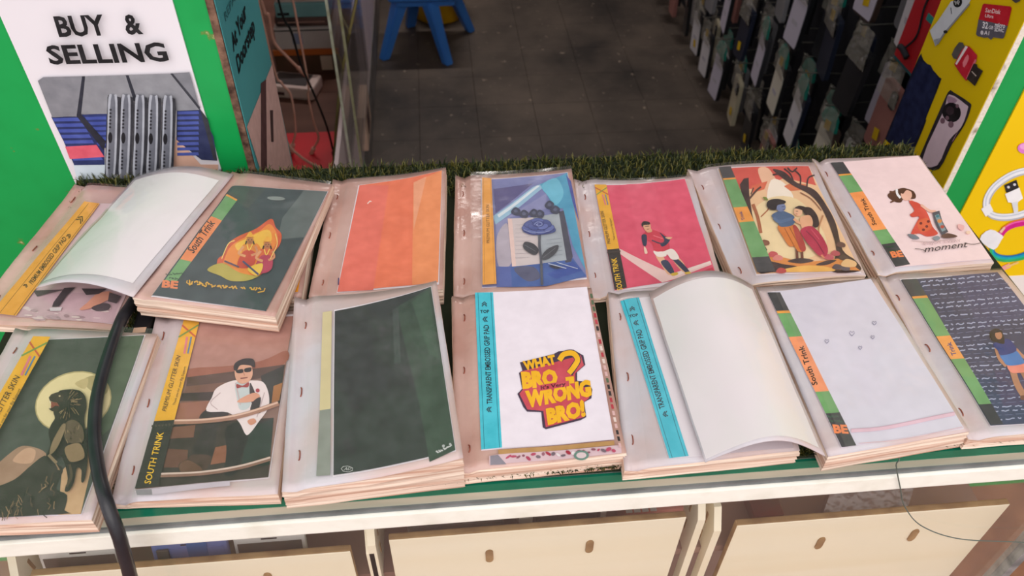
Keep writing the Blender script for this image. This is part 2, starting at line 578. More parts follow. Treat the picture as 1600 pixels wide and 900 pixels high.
# yellow cable poster on the outer right wall
P = thing('cable_poster', 'bright yellow poster of coiled charging cables on the outer green wall', 'poster', (.95, .845, .6))
M_yel2 = mat('poster_bright_yellow', '#f6cf06', '#f2c800', 5, .4)
mbox('sheet', (.7455, 1.25, .8435, .8458, .645, 1.5), M_yel2, P)
mbox('lower_border', (.7455, 1.25, .8432, .8458, .50, .645), mat('poster_lower_white', '#f1ebe8', rough=.4), P)
a = Art([(1600, 147), (1505, 335), (1560, 435), (1600, 250)], wall_y(.8434), (1260, 230), 3.912,
        [(.744, .977), (.747, .781), (.864, .644), (.795, .873)], maxlen=.5)
def ring(pts, w, c):
    a.line(pts, w, c, 6)
c1 = [(1480, 190), (1400, 150), (1320, 158), (1240, 190), (1160, 250), (1115, 320), (1112, 385), (1150, 425), (1230, 435), (1330, 415), (1420, 370), (1490, 300)]
ring(c1, 44, '#b9bfc9'); ring([(x - 2, y - 4) for x, y in c1], 32, '#eef1f6')
ring([(x - 4, y - 8) for x, y in c1], 8, '#c9d3e2')
a.poly([(1076, 385), (1130, 352), (1150, 395), (1104, 432)], '#f2f4f8')
a.poly([(1217, 238), (1292, 205), (1308, 258), (1230, 285)], '#2a2a2c')
a.ell(1243, 250, 9, 8, '#d8d8dc'); a.ell(1280, 234, 9, 8, '#d8d8dc')
a.poly([(1222, 292), (1308, 252), (1330, 318), (1300, 340), (1296, 362), (1268, 370), (1262, 345), (1240, 342)], '#f4f5f8')
a.poly([(1262, 345), (1298, 335), (1300, 400), (1276, 408)], '#dfe4ea')
a.ell(1345, 12, 46, 34, '#e07fd0'); a.ell(1340, 2, 28, 18, '#f0a8e4')
c2 = [(1190, 545), (1230, 500), (1300, 472), (1400, 465), (1480, 500)]
ring(c2, 36, '#d11f8a'); ring([(x, y - 12) for x, y in c2], 8, '#f06ab8')
ring([(1200, 500), (1260, 462), (1340, 438)], 7, '#f0842a')
for k, c in enumerate(['#1b6fb4', '#12a0c4', '#15b8b0', '#33b56a']):
    ring([(1160 - k * 8, 590 + k * 8), (1150 - k * 4, 640 + k * 8), (1190, 668 + k * 9), (1270, 670 + k * 8), (1360, 640 + k * 10), (1450, 580 + k * 12)], 15, c)
a.smooth([(1066, 568), (1130, 508), (1205, 545), (1198, 570), (1150, 632)], '#eef0f6', 3)
a.poly([(1185, 520), (1215, 488), (1222, 500), (1198, 530)], '#f0c9b0')
a.poly([(1175, 745), (1245, 712), (1255, 735), (1190, 768)], '#f2a7a4')
a.line([(1225, 735), (1300, 705)], 12, '#f0c97a')
a.build('printed_artwork', P)
# ------------------------------------------------------------------ glass counter
X0, X1, YF, YB = -.447, .612, .377, .842
CT = thing('glass_display_counter', 'glass-topped shop counter with white front rail, the albums lying on top', 'counter', (.08, .6, 0))
M_gtop = film_mat('top_glass', '#b9d2c6', .35, .05, 0)
M_gedge = mat('green_glass_edge', '#0f6a52', '#17785c', 30, .15, .6, lo=.3, hi=.7)
M_strip = mat('dusty_clear_strip', '#c2baa6', '#a7a794', 25, .35, .5, .3, 60, stretch=(.3, 1, 1))
M_chan = mat('grey_channel', '#83888a', '#6c7274', 30, .4, .5, metal=.3)
M_rail = mat('white_painted_rail', '#fbfaf0', '#e6e3d4', 22, .55, .4, .3, 60, lo=.5, hi=.8)
M_pane = film_mat('front_glass', '#e6dcd8', .05, .04, .05, 6, .5)
mbox('top_pane', (X0, X1, YF + .001, YB, .8905, .8995), M_gtop, CT)
mbox('glass_edge', (X0, X1, YF - .0015, YF + .001, .8885, .8998), M_gedge, CT)
mbox('edge_strip', (X0, X1, YF - .002, YF + .010, .8775, .8885), M_strip, CT)
mbox('channel', (X0, X1, YF - .004, YF + .010, .8715, .8775), M_chan, CT)
mbox('front_rail', (X0, X1, YF - .007, YF + .012, .8485, .8715), M_rail, CT, bev=.002)
_p = mbox('front_pane', (X0, X1, YF - .001, YF + .003, .08, .8485), [M_pane, film_mat('inner_glass_face', '#ffffff', 0, .1, 0, 6, 0, 0)], CT)
for _f in _p.data.polygons:
    _f.material_index = 0 if _f.normal.y < -.5 else 1
mbox('side_pane', (X1 - .004, X1, YF + .003, YB, .08, .8905), M_pane, CT)
mbox('side_pane', (X0, X0 + .004, YF + .003, YB, .08, .8905), M_pane, CT)
mbox('corner_post', (X1 - .002, X1 + .008, YF - .006, YF + .010, 0, .8715), mat('corner_metal', '#a9adb0', '#7f8588', 60, .4, .5, metal=.4), CT)
mbox('corner_post', (X0 - .008, X0 + .002, YF - .006, YF + .010, 0, .8715), MATS['corner_metal'], CT)
M_brown = mat('brown_shelf_board', '#a3857a', '#8d6c60', 9, .55, .4, .1, 60, stretch=(.2, 1, 1))
mbox('shelf', (X0 + .004, X1 - .004, .418, YB - .01, .66, .672), M_brown, CT)
mbox('back_board', (X0, X1, YB - .01, YB, .08, .8905), M_brown, CT)
mbox('base', (X0, X1, YF, YB, 0, .08), M_brown, CT)

# plywood display stands in the case
M_ply = mat('pale_plywood', '#fbf4de', '#f3e7c8', 5, .6, .3, .1, 80, stretch=(.15, 1, 3))
M_plyedge = mat('plywood_cut_edge', '#b08f62', '#8f6f4a', 40, .7, .2)
def stand(x0, x1, zt, label, slots):
    t = thing('plywood_stand', label, 'display stand', ((x0 + x1) / 2, .43, .40), 'plywood stands in the counter')
    b = mbox('front_board', (x0, x1, .403, .411, .40, zt), [M_ply, M_plyedge], t, bev=.002)
    for p in b.data.polygons:
        if abs(p.normal.y) < .7:
            p.material_index = 1
    for sx, sz in slots:
        vs, fs = [], []
        n = 14
        pts = []
        for k in range(n):
            q = 2 * math.pi * k / n
            pts.append((.0042 * math.cos(q), .0065 * math.sin(q) + (.006 if math.sin(q) > 0 else -.006)))
        for yy in (.4015, .404):
            vs += [(sx + p, yy, sz + q) for p, q in pts]
        fs = [tuple(range(n)), tuple(range(2 * n - 1, n - 1, -1))] + [(k, k + n, (k + 1) % n + n, (k + 1) % n) for k in range(n)]
        mk('slot_tenon', vs, fs, M_plyedge, t)
    for xx in (x0 - .022, x1 + .014):
        if xx < X0 or xx > X1 - .02:
            continue
        prof = [(.405, .40), (.405, zt - .012), (.420, zt + .012), (.445, zt + .012), (.50, zt - .03), (.50, .674), (.4175, .674), (.4175, .40)]
        vs = [(xx, y, z) for y, z in prof] + [(xx + .008, y, z) for y, z in prof]
        n = len(prof)
        fs = [tuple(range(n)), tuple(range(2 * n - 1, n - 1, -1))] + [(k, k + n, (k + 1) % n + n, (k + 1) % n) for k in range(n)]
        mk('side_plate', vs, fs, M_ply, t)
        for zz in (zt - .03, zt - .065):
            mbox('side_slot', (xx - .0006, xx + .0086, .425, .429, zz, zz + .018), M_plyedge, t)
    return t
stand(-.42, -.112, .752, 'pale plywood stand under the black cable in the counter', [(-.33, .71), (-.2, .71)])
stand(-.073, .229, .768, 'pale plywood stand in the middle of the counter, two tenons', [(.027, .721), (.132, .724)])
stand(.287, .590, .742, 'pale plywood stand by the wire end of the counter', [(.392, .69), (.499, .691)])

# phones and small packs lying on the shelf behind the stands
def flat_phone(name, label, cx, cy, w, d, rz, mbody, mface, zt=.70, extra=None, grp='phones leaning in the counter'):
    t = thing(name, label, 'phone', (cx, .420, .6735), grp, (R(72), 0, R(rz)))
    mbox('body', (-w / 2, w / 2, 0, d, 0, .008), mbody, t, .003, False)
    mbox('screen', (-w / 2 + .004, w / 2 - .004, .006, d - .010, .0078, .0086), mface, t, 0, False)
    mbox('speaker_slot', (-.008, .008, d - .006, d - .0045, .0078, .0085), mat('slot_dark', '#33302f', rough=.4), t, world=False)
    mbox('stay', (-.012, .012, d * .3, d * .36, -.022, .001), M_ply, t, world=False)
    if extra:
        extra(t, w, d, .0086)
    return t
M_wplast = mat('white_phone_plastic', '#eeeae8', rough=.25)
M_screen = mat('dark_phone_screen', '#6a6258', '#574f49', 8, .12, .5)
M_bluep = mat('lavender_blue_phone', '#7f8fd0', '#7484c6', 6, .25)
flat_phone('mobile_phone', 'white-framed phone leaning in the counter beside the black cable', -.388, .43, .078, .070, 0, M_wplast, M_screen)
def bluex(t, w, d, z):
    mbox('blue_band', (-.002, .018, .002, d - .002, z, z + .0006), mat('deep_blue_band', '#3f6fb5', rough=.3), t, world=False)
    mbox('camera_bump', (-w / 2 + .006, -w / 2 + .018, d - .022, d - .008, z, z + .003), mat('camera_brown', '#7a6a60', rough=.3), t, .001, False)
flat_phone('mobile_phone', 'lavender-blue phone leaning with its back outward in the counter', -.279, .43, .076, .070, 0, M_bluep, M_bluep, extra=bluex)
flat_phone('mobile_phone', 'white-framed phone leaning next to the lavender-blue one', -.1985, .43, .073, .070, 0, M_wplast, M_screen)
t = thing('accessory_box', 'grey blister box with pale insert behind the middle plywood stand', 'box', (0, .455, .672))
mbox('tray', (-.058, .045, .440, .472, .672, .722), mat('grey_blister', '#8b8681', '#75706b', 20, .3), t, .003)
mbox('insert', (-.035, .018, .444, .466, .722, .7245), mat('pale_insert', '#c9c6c4', rough=.4), t, .001)
mbox('side_cell', (.022, .042, .444, .468, .722, .725), mat('pale_insert2', '#aaa39d', rough=.4), t, .001)
t = thing('accessory_box', 'dark clear-topped pack with white ends behind the middle stand', 'box', (.11, .455, .672))
mbox('tray', (.078, .150, .442, .474, .672, .720), mat('dark_pack', '#55504d', '#3f3b39', 25, .25), t, .003)
mbox('end_cap', (.062, .077, .442, .474, .672, .721), M_wplast, t, .001)
mbox('end_cap', (.151, .158, .442, .474, .672, .721), M_wplast, t, .001)
t = thing('striped_pack', 'white and coral checked pack behind the middle stand', 'pack', (.205, .455, .672))
mbox('body', (.178, .252, .440, .476, .672, .720), mat('coral_print', '#e79a8c', rough=.4), t, .002)
for k in range(4):
    mbox('white_cell', (.179 + k * .009, .186 + k * .009, .4398, .4762, .7195, .7206), M_wplast, t)
t = thing('clear_sleeve_pack', 'empty clear plastic sleeve lying on the brown counter shelf', 'sleeve', (.46, .46, .672))
mk('sleeve', [(.40, .425, .69), (.50, .425, .69), (.53, .47, .715), (.43, .47, .715), (.40, .425, .6722), (.50, .425, .6722), (.53, .47, .6722), (.43, .47, .6722)],
   [(0, 1, 2, 3), (0, 4, 5, 1), (1, 5, 6, 2), (2, 6, 7, 3), (3, 7, 4, 0)], film_mat('sleeve_clear', '#cfc4c6', .3, .12, .5, 60), t)
tube('seal_edge', [(.43, .47, .716), (.48, .47, .716), (.53, .47, .716)], .0012, mat('lilac_seal', '#b7a9c4', rough=.3), t)
tag(mbox('red_label_card', (.33, .365, .44, .47, .672, .69), mat('dull_red_card', '#8f4a46', '#7c5a50', 30, .4), bev=.001), 'small dull red card at the dark side of the third plywood stand', 'card')

tag(tube('thin_wire', [(.372, .41, .9015), (.39, .374, .9015), (.39, .3685, .893), (.407, .3675, .856), (.425, .3675, .82), (.459, .3675, .778), (.514, .3675, .744), (.594, .3675, .724), (.66, .36, .712)], .0006,
         mat('wire_grey', '#5b6660', rough=.4), n=6), 'thin grey wire hanging in a curve over the counter front', 'wire')

# ------------------------------------------------------------------ artificial turf
def turf():
    rnd = random.Random(3)
    vs, fs, fm = [], [], []
    b, f = box(X0 + .003, X1 + .004, YF + .002, .845, .8998, .9035)
    vs += b; fs += f; fm += [0] * 6
    def blade(x, y, L, a=None):
        a = rnd.uniform(0, 6.283) if a is None else a
        lean = rnd.uniform(.15, .9)
        w = rnd.uniform(.0006, .0011)
        dx, dy = math.cos(a), math.sin(a)
        n = len(vs)
        z0 = .9033
        for t, ww in ((0, 1), (.55, .8)):
            px, py = x + dx * lean * L * t * t, y + dy * lean * L * t * t
            z = z0 + L * t * (1 - .25 * t * lean)
            vs.append((px - dy * w * ww, py + dx * w * ww, z))
            vs.append((px + dy * w * ww, py - dx * w * ww, z))
        vs.append((x + dx * lean * L, y + dy * lean * L, z0 + L * (1 - .35 * lean)))
        fs.append((n, n + 1, n + 3, n + 2)); fs.append((n + 2, n + 3, n + 4))
        k = rnd.choice((1, 1, 2, 2, 3, 4))
        fm.extend([k, k])
    for _ in range(9000):
        blade(rnd.uniform(X0 + .004, X1 + .004), rnd.uniform(.772, .843), rnd.uniform(.006, .014))
    for _ in range(5200):
        blade(rnd.uniform(X0 + .004, X1 + .004), rnd.uniform(YF + .002, .40), rnd.uniform(.004, .008))
    for _ in range(2600):
        bx = rnd.uniform(X0 + .004, X1 + .004)
        blade(bx, rnd.uniform(YF + .0025, YF + .006), rnd.uniform(.004, .008) if bx < -.145 else rnd.uniform(.007, .013), rnd.uniform(-2.3, -.8))
    for _ in range(2500):
        blade(rnd.uniform(-.36, -.28), rnd.uniform(.54, .63), rnd.uniform(.006, .012))
    ms = [mat('turf_backing', '#1c2412', rough=.9), mat('turf_dark', '#1f2c12', rough=.6), mat('turf_mid', '#3c4419', rough=.55),
          mat('turf_olive', '#56541f', rough=.55), mat('turf_dry', '#66602c', rough=.55)]
    o = mk('artificial_grass', vs, fs, ms, fm=fm)
    return tag(o, 'green artificial grass mat lying under the albums on the counter', 'grass mat', kind='stuff')
turf()
# ------------------------------------------------------------------ albums of phone-skin prints
TZ = .9
AL = {
'a1':([[-0.4377, 0.8158], [-0.3023, 0.7908], [-0.3256, 0.57], [-0.4798, 0.5926]],(0.016, 0.018, 0.016, 0.014),1,0,[[0.205, 0.854], [0.903, 0.865], [0.947, 0.029], [0.125, 0.067]]),
'a2':([[-0.2438, 0.789], [-0.1271, 0.7612], [-0.1663, 0.5461], [-0.3048, 0.5797]],(0.044, 0.04, 0.046, 0.05),1,0,[[0.092, 0.879], [0.99, 0.929], [0.922, 0.022], [0.119, 0.015]]),
'a2b':([[-0.292, 0.785], [-0.148, 0.780], [-0.150, 0.595], [-0.290, 0.598]],(.022,.022,.022,.022),1,0,[[.1,.95],[.97,.95],[.97,.04],[.1,.04]]),
'a3':([[-0.1318, 0.7959], [0.0042, 0.7902], [-0.0063, 0.5921], [-0.1437, 0.5976]],(0.022, 0.036, 0.026, 0.02),2,0,[[0.235, 0.927], [0.967, 0.976], [0.97, 0.034], [0.204, 0.021]]),
'a4':([[0.0156, 0.8027], [0.1557, 0.7865], [0.1464, 0.5883], [0.0044, 0.5902]],(0.016, 0.03, 0.022, 0.016),2,0,[[0.222, 0.952], [0.963, 0.968], [0.985, 0.053], [0.206, 0.049]]),
'a5':([[0.1599, 0.7859], [0.2985, 0.7634], [0.2892, 0.5893], [0.146, 0.5813]],(0.014, 0.028, 0.018, 0.014),2,0,[[0.165, 0.943], [0.942, 0.98], [0.948, 0.024], [0.185, 0.02]]),
'a6':([[0.3014, 0.786], [0.4616, 0.7854], [0.4419, 0.5812], [0.3021, 0.5804]],(0.022, 0.024, 0.024, 0.02),1,0.003,[[0.215, 0.973], [0.939, 0.96], [0.969, 0.011], [0.163, 0.051]]),
'a7':([[0.463, 0.7936], [0.597, 0.7854], [0.5883, 0.5882], [0.4574, 0.5842]],(0.024, 0.028, 0.026, 0.022),1,0,[[0.139, 0.956], [0.98, 0.987], [0.994, 0.021], [0.162, 0.029]]),
'b1':([[-0.424, 0.5765], [-0.283, 0.5532], [-0.2916, 0.3559], [-0.4381, 0.3627]],(0.02, 0.024, 0.022, 0.016),1,0,[[0.188, 0.929], [0.924, 0.988], [0.94, 0.02], [0.121, 0.037]]),
'b2':([[-0.2938, 0.5868], [-0.1501, 0.5799], [-0.1485, 0.3682], [-0.2843, 0.3749]],(0.016, 0.018, 0.02, 0.014),1,0,[[0.204, 0.956], [0.959, 0.976], [0.937, 0.072], [0.132, 0.043]]),
'b3':([[-0.1542, 0.5852], [-0.0119, 0.5754], [0.0042, 0.3727], [-0.1432, 0.364]],(0.034, 0.055, 0.046, 0.03),2.4,0,[[0.278, 0.904], [0.96, 0.971], [0.967, 0.037], [0.276, 0.032]]),
'b4':([[0.0025, 0.5832], [0.1459, 0.5802], [0.1431, 0.3798], [-0.0027, 0.3755]],(0.024, 0.028, 0.026, 0.022),1,0,[[0.165, 1.008], [0.969, 1.007], [0.944, 0.07], [0.153, 0.087]]),
'b5':([[0.1638, 0.5794], [0.3109, 0.5717], [0.2935, 0.3714], [0.1396, 0.3668]],(0.022, 0.024, 0.024, 0.02),1,0,[[0.084, 0.945], [0.903, 0.979], [0.969, 0.016], [0.254, 0.03]]),
'b6':([[0.3152, 0.5661], [0.4414, 0.5667], [0.4483, 0.3759], [0.3143, 0.3618]],(0.03, 0.034, 0.028, 0.026),1.6,0,[[0.071, 0.96], [0.96, 0.989], [0.966, 0.015], [0.106, 0.028]]),
'b7':([[0.4565, 0.5822], [0.5928, 0.5787], [0.5994, 0.3747], [0.4487, 0.3734]],(0.022, 0.024, 0.024, 0.02),1,0,[[0.145, 0.961], [0.944, 0.978], [0.935, 0.029], [0.168, 0.049]]),
'f2':([[-0.36, 0.8052], [-0.2406, 0.7801], [-0.3031, 0.5776], [-0.4167, 0.6236]],(0.03, 0.046, 0.052, 0.028),1,0.014,[[.04,.95],[.93,.92],[.93,.07],[.03,.04]]),
'f6':([[0.203, 0.5663], [0.3106, 0.5652], [0.3082, 0.3581], [0.2072, 0.3642]],(0.03, 0.034, 0.034, 0.028),1,0.026,[[0.014, 0.950], [0.959, 0.953], [0.957, 0.027], [0.009, 0.01]]),
}
def lerp2(c, u, v):
    return [c[3][i] * (1 - u) * (1 - v) + c[2][i] * u * (1 - v) + c[0][i] * (1 - u) * v + c[1][i] * u * v for i in range(len(c[0]))]
def surface(key, dip=0.0):
    Cn, H, p, b, card = AL[key]
    sd = sum(map(ord, key)) * 1.7
    def P(u, v, l=0):
        x, y = lerp2(Cn, u, v)
        w = max(u, 0) ** p
        uc = min(max(u, 0), 1)
        z = TZ + H[3] * (1 - w) * (1 - v) + H[2] * w * (1 - v) + H[0] * (1 - w) * v + H[1] * w * v + b * math.sin(math.pi * uc)
        z -= dip * math.exp(-((u - .07) / .042) ** 2) * (1 + .5 * noise.noise(Vector((u * 14, v * 9, sd))))
        z += .0012 * noise.noise(Vector((u * 2.6, v * 3.4, sd))) + .0010 * max(0, 1 - u / .2) * noise.noise(Vector((u * 16, v * 12, sd + 5)))
        return Vector((x, y, z + l))
    return P

M_sleeve = mat('milky_sleeve_plastic', '#cdc7cf', '#cfb4b0', 9, .25, .5, .55, 40, lo=.4, hi=.62)
M_sleeve2 = mat('pinkish_sleeve_plastic', '#d3b0a7', '#bd9388', 11, .24, .5, .8, 38, lo=.4, hi=.6)
M_edge = mat('sleeve_page_edges', '#f0decd', '#c0927c', 1, .6, .25, .2, 300, stretch=(6, 6, 520), lo=.35, hi=.7, detail=2)
M_card = mat('print_card_paper', '#efe7ee', '#e9dfe6', 6, .55, .3)
M_blank = mat('blank_back_paper', '#f2e8ee', '#e9e8e6', 7, .5, .3, .1, 40)
M_film = film_mat('clear_sleeve_film', '#e8dede', .045, .14, .22, 40)
M_staple = mat('rusty_staple', '#8b4536', '#b06a55', 300, .5, .4, metal=.4)

def grid(P, nu, nv, c=None, l=0):
    vs, fs = [], []
    for j in range(nv + 1):
        for i in range(nu + 1):
            u, v = i / nu, j / nv
            if c:
                u, v = lerp2(c, u, v)
            vs.append(P(u, v, l))
    for j in range(nv):
        for i in range(nu):
            q = j * (nu + 1) + i
            fs.append((q, q + 1, q + nu + 2, q + nu + 1))
    return vs, fs

def page_sheet(name, P, parent, m, nu=24, nv=20, th=.0009):
    a, f = grid(P, nu, nv)
    b, _ = grid(P, nu, nv, l=-th)
    n = len(a)
    rim = [i for i in range(nu)] + [nu + j * (nu + 1) for j in range(nv)] + [nv * (nu + 1) + i for i in range(nu, 0, -1)] + [j * (nu + 1) for j in range(nv, 0, -1)]
    fs = f + [tuple(x + n for x in q[::-1]) for q in f] + [(rim[k], rim[k] + n, rim[(k + 1) % len(rim)] + n, rim[(k + 1) % len(rim)]) for k in range(len(rim))]
    return mk(name, a + b, fs, m, parent, smooth=True)

def card_on(P, card, root, sketch, off, sc, art, name='print_card', paper=None, film=True):
    vs, fs = grid(P, 40, 28, card, .0006)
    cd = mk(name, vs, fs, paper or M_card, root, smooth=True)
    if art:
        cm = lambda u, v, l: P(*lerp2(card, u, v), l + .0006)
        a = Art(sketch, cm, off, sc)
        art(a)
        a.build('printed_artwork', cd)
        cd['lift'] = a.l
    return cd

def album(key, label, sketch, off, sc, art, base=.9042, plastic=None, dip=.004, nst=3, film=True, paper=None):
    Cn = AL[key][0]
    cx, cy = sum(c[0] for c in Cn) / 4, sum(c[1] for c in Cn) / 4
    root = thing('print_album', label, 'album', (cx, cy, base), 'phone skin albums on the counter')
    P = surface(key, dip)
    rnd = random.Random(key)
    nu, nv = 26, 22
    vs, fs = grid(P, nu, nv)
    fm = [0] * len(fs)
    rim = [i for i in range(nu)] + [nu + j * (nu + 1) for j in range(nv)] + [nv * (nu + 1) + i for i in range(nu, 0, -1)] + [j * (nu + 1) for j in range(nv, 0, -1)]
    top = [vs[i] for i in rim]
    nl = 13
    prev = rim
    cen = Vector((cx, cy, 0))
    for k in range(1, nl + 1):
        t = k / nl
        sh = rnd.uniform(-.0009, .0011)
        ph = rnd.uniform(0, 50)
        cur = []
        for p in top:
            d = Vector((p.x - cx, p.y - cy, 0)).normalized()
            o = sh + .0008 * noise.noise(Vector((p.x * 25, p.y * 25, ph)))
            q = p + d * o
            z = p.z + (base - p.z) * t
            if k < nl:
                z += .0004 * noise.noise(Vector((p.x * 18, p.y * 18, ph + 9)))
            cur.append(len(vs))
            vs.append(Vector((q.x, q.y, z)))
        n = len(rim)
        for i in range(n):
            fs.append((prev[i], cur[i], cur[(i + 1) % n], prev[(i + 1) % n]))
            fm.append(1)
        prev = cur
    fs.append(tuple(prev[::-1]))
    fm.append(1)
    mk('page_stack', vs, fs, [plastic or M_sleeve, M_edge], root, fm=fm)
    root.children[0].data.polygons.foreach_set('use_smooth', [f == 0 for f in fm])
    fl = card_on(P, AL[key][4], root, sketch, off, sc, art, paper=paper)['lift'] + .0014
    if film:
        vs, fs = grid(lambda u, v, l=0: P(u, v, fl + .0007 * noise.noise(Vector((u * 6, v * 7, len(label)))) * min(1, 4 * (1 - u))), 22, 26, [(.13, .995), (.995, .995), (.995, .006), (.13, .006)])
        mk('sleeve_film', vs, fs, M_film, root, smooth=True)
    for i in range(nst):
        v = (.14, .5, .86)[i] + rnd.uniform(-.04, .04)
        u = .07 + rnd.uniform(-.012, .012)
        s = rnd.uniform(.018, .026)
        tube('staple', [P(u, v - s, .0004), P(u + .006, v - s * .6, .0012), P(u + .006, v + s * .6, .0012), P(u, v + s, .0004)], .0006, M_staple, root, 5, 2)
    return root

# ---- recurring printed strips
def strip_pts(l0, l1, r0, r1, t):
    return [(l0[0] + (l1[0] - l0[0]) * q, l0[1] + (l1[1] - l0[1]) * q) for q in t], [(r0[0] + (r1[0] - r0[0]) * q, r0[1] + (r1[1] - r0[1]) * q) for q in t]
def strip(a, l0, l1, r0, r1, segs):
    """segs: (from, to, colour) down the strip"""
    for f0, f1, c in segs:
        L, Q = strip_pts(l0, l1, r0, r1, (f0, f1))
        a.poly([L[0], Q[0], Q[1], L[1]], c)
def scribble(a, p0, p1, h, n, c, w, seed=1):
    r = random.Random(seed)
    st = a.step
    d = ((p1[0] - p0[0]) / n, (p1[1] - p0[1]) / n)
    for i in range(n):
        if r.random() < .12:
            continue
        x, y = p0[0] + d[0] * i, p0[1] + d[1] * i
        pts = [(x + d[0] * k * .3 + r.uniform(-.2, .2) * h, y + d[1] * k * .3 + r.uniform(-.5, .5) * h) for k in range(4)]
        a.line(pts, w, c, 2)
        a.step = 0
    a.step = st
def chevrons(a, x, y, dx, dy, c, n=2, s=10, w=4):
    # dx,dy: pointing direction (unit-ish), stacked n times
    px, py = -dy, dx
    for k in range(n):
        ox, oy = x - dx * k * s * .8, y - dy * k * s * .8
        a.line([(ox - dx * s + px * s, oy - dy * s + py * s), (ox, oy), (ox - dx * s - px * s, oy - dy * s - py * s)], w, c)

def trink(a, l0, l1, r0, r1, tx, be=None, cut=(0, .12, .3, .66, .82, 1), ora='#ef9a5c', txt='South Trink', txc='#3a3430', up=(-14, -7), lo=None):
    strip(a, l0, l1, r0, r1, [(cut[0], cut[1], '#4c4b4d'), (cut[1], cut[2], '#74a56c'), (cut[2], cut[3], ora), (cut[3], cut[4], '#74a56c'), (cut[4], cut[5], lo or '#4c4b4d')])
    L, Q = strip_pts(l0, l1, r0, r1, (cut[1], cut[1] + .015))
    a.poly([L[0], Q[0], Q[1], L[1]], '#e8a04e')
    a.text(txt, tx[0], tx[1], up, txc, .015)
    if be:
        a.text('BE', be[0], be[1], be[2], '#ee8a5a', .05)

def glitter(a, l0, l1, r0, r1, split, t1, t2, t3, up1, up2, up3):
    strip(a, l0, l1, r0, r1, [(0, split, '#ecb02f'), (split, 1, '#2d2826')])
    L, Q = strip_pts(l0, l1, r0, r1, (.03, .10, .2))
    a.line([L[0], Q[1]], 7, '#c95f3a'); a.line([Q[0], L[1]], 6, '#7a9a4a')
    m = lambda k, q: (L[k][0] * (1 - q) + Q[k][0] * q, L[k][1] * (1 - q) + Q[k][1] * q)
    a.line([m(1, .5), m(2, .6)], 9, '#e07f86'); a.line([m(1, .75), m(2, .8)], 6, '#5b84a8')
    if split < .98:
        Ls, Qs = strip_pts(l0, l1, r0, r1, (split, split + .03))
        for k in range(7):
            q = k / 6
            a.ell(Ls[1][0] * (1 - q) + Qs[1][0] * q, Ls[1][1] * (1 - q) + Qs[1][1] * q, 5, 5, '#4a4038', n=6)
    if t1:
        a.text('PREMIUM GLITTER SKIN', t1[0], t1[1], up1, '#4a3a1c', .0)
    if t2:
        a.text('Thank you for your Big Support', t2[0], t2[1], up2, '#4a3a1c', .0)
    if t3:
        a.text('SOUTH TRINK', t3[0], t3[1], up3, '#f0c02e', .012)

# ---- the prints
def art_a1(a):
    a.poly([(400, 232), (790, 250), (530, 800), (75, 770), (-35, 755)], '#dbbcc0')
    a.poly([(160, 630), (590, 630), (530, 800), (70, 772)], '#cbaab2')
    r = random.Random(5)
    for k in range(26):
        x, y = r.uniform(120, 520), r.uniform(700, 790)
        a.ell(x, y, r.uniform(12, 40), r.uniform(4, 9), r.choice(['#a88890', '#dcc4c6', '#b89aa2', '#e2ccca']), 2, 8)
    a.poly([(320, 610), (372, 606), (330, 650), (285, 712), (252, 716), (262, 690)], '#352d33')
    a.poly([(240, 722), (300, 716), (290, 738), (240, 740)], '#d9cdd2')
    a.poly([(176, 628), (330, 618), (250, 640), (190, 660)], '#57474d')
    a.smooth([(380, 730), (420, 690), (470, 640), (530, 625), (548, 650), (490, 690), (430, 722)], '#dd9a80')
    a.smooth([(440, 715), (500, 690), (530, 700), (515, 728), (460, 735)], '#4a4146')
    a.poly([(530, 630), (585, 650), (560, 690), (520, 680)], '#514649')
    a.poly([(400, 612), (520, 612), (480, 640), (420, 648)], '#3d3338')
    a.poly([(400, 232), (470, 240), (75, 772), (-40, 760)], '#eaa43f')
    a.line([(420, 240), (-5, 768)], 2, '#8a5a1c'); a.line([(462, 242), (65, 772)], 2, '#8a5a1c')
    a.text('PREMIUM EMBOSSED GRIP PAD', (176, 598), (340, 382), (-16, -13), '#4a3414', .02)
    chevrons(a, 400, 290, .6, -.8, '#4a3414', 2, 14, 5)
    chevrons(a, 352, 362, .6, -.8, '#4a3414', 2, 9, 4)
    chevrons(a, 150, 598, .6, -.8, '#4a3414', 2, 9, 4)
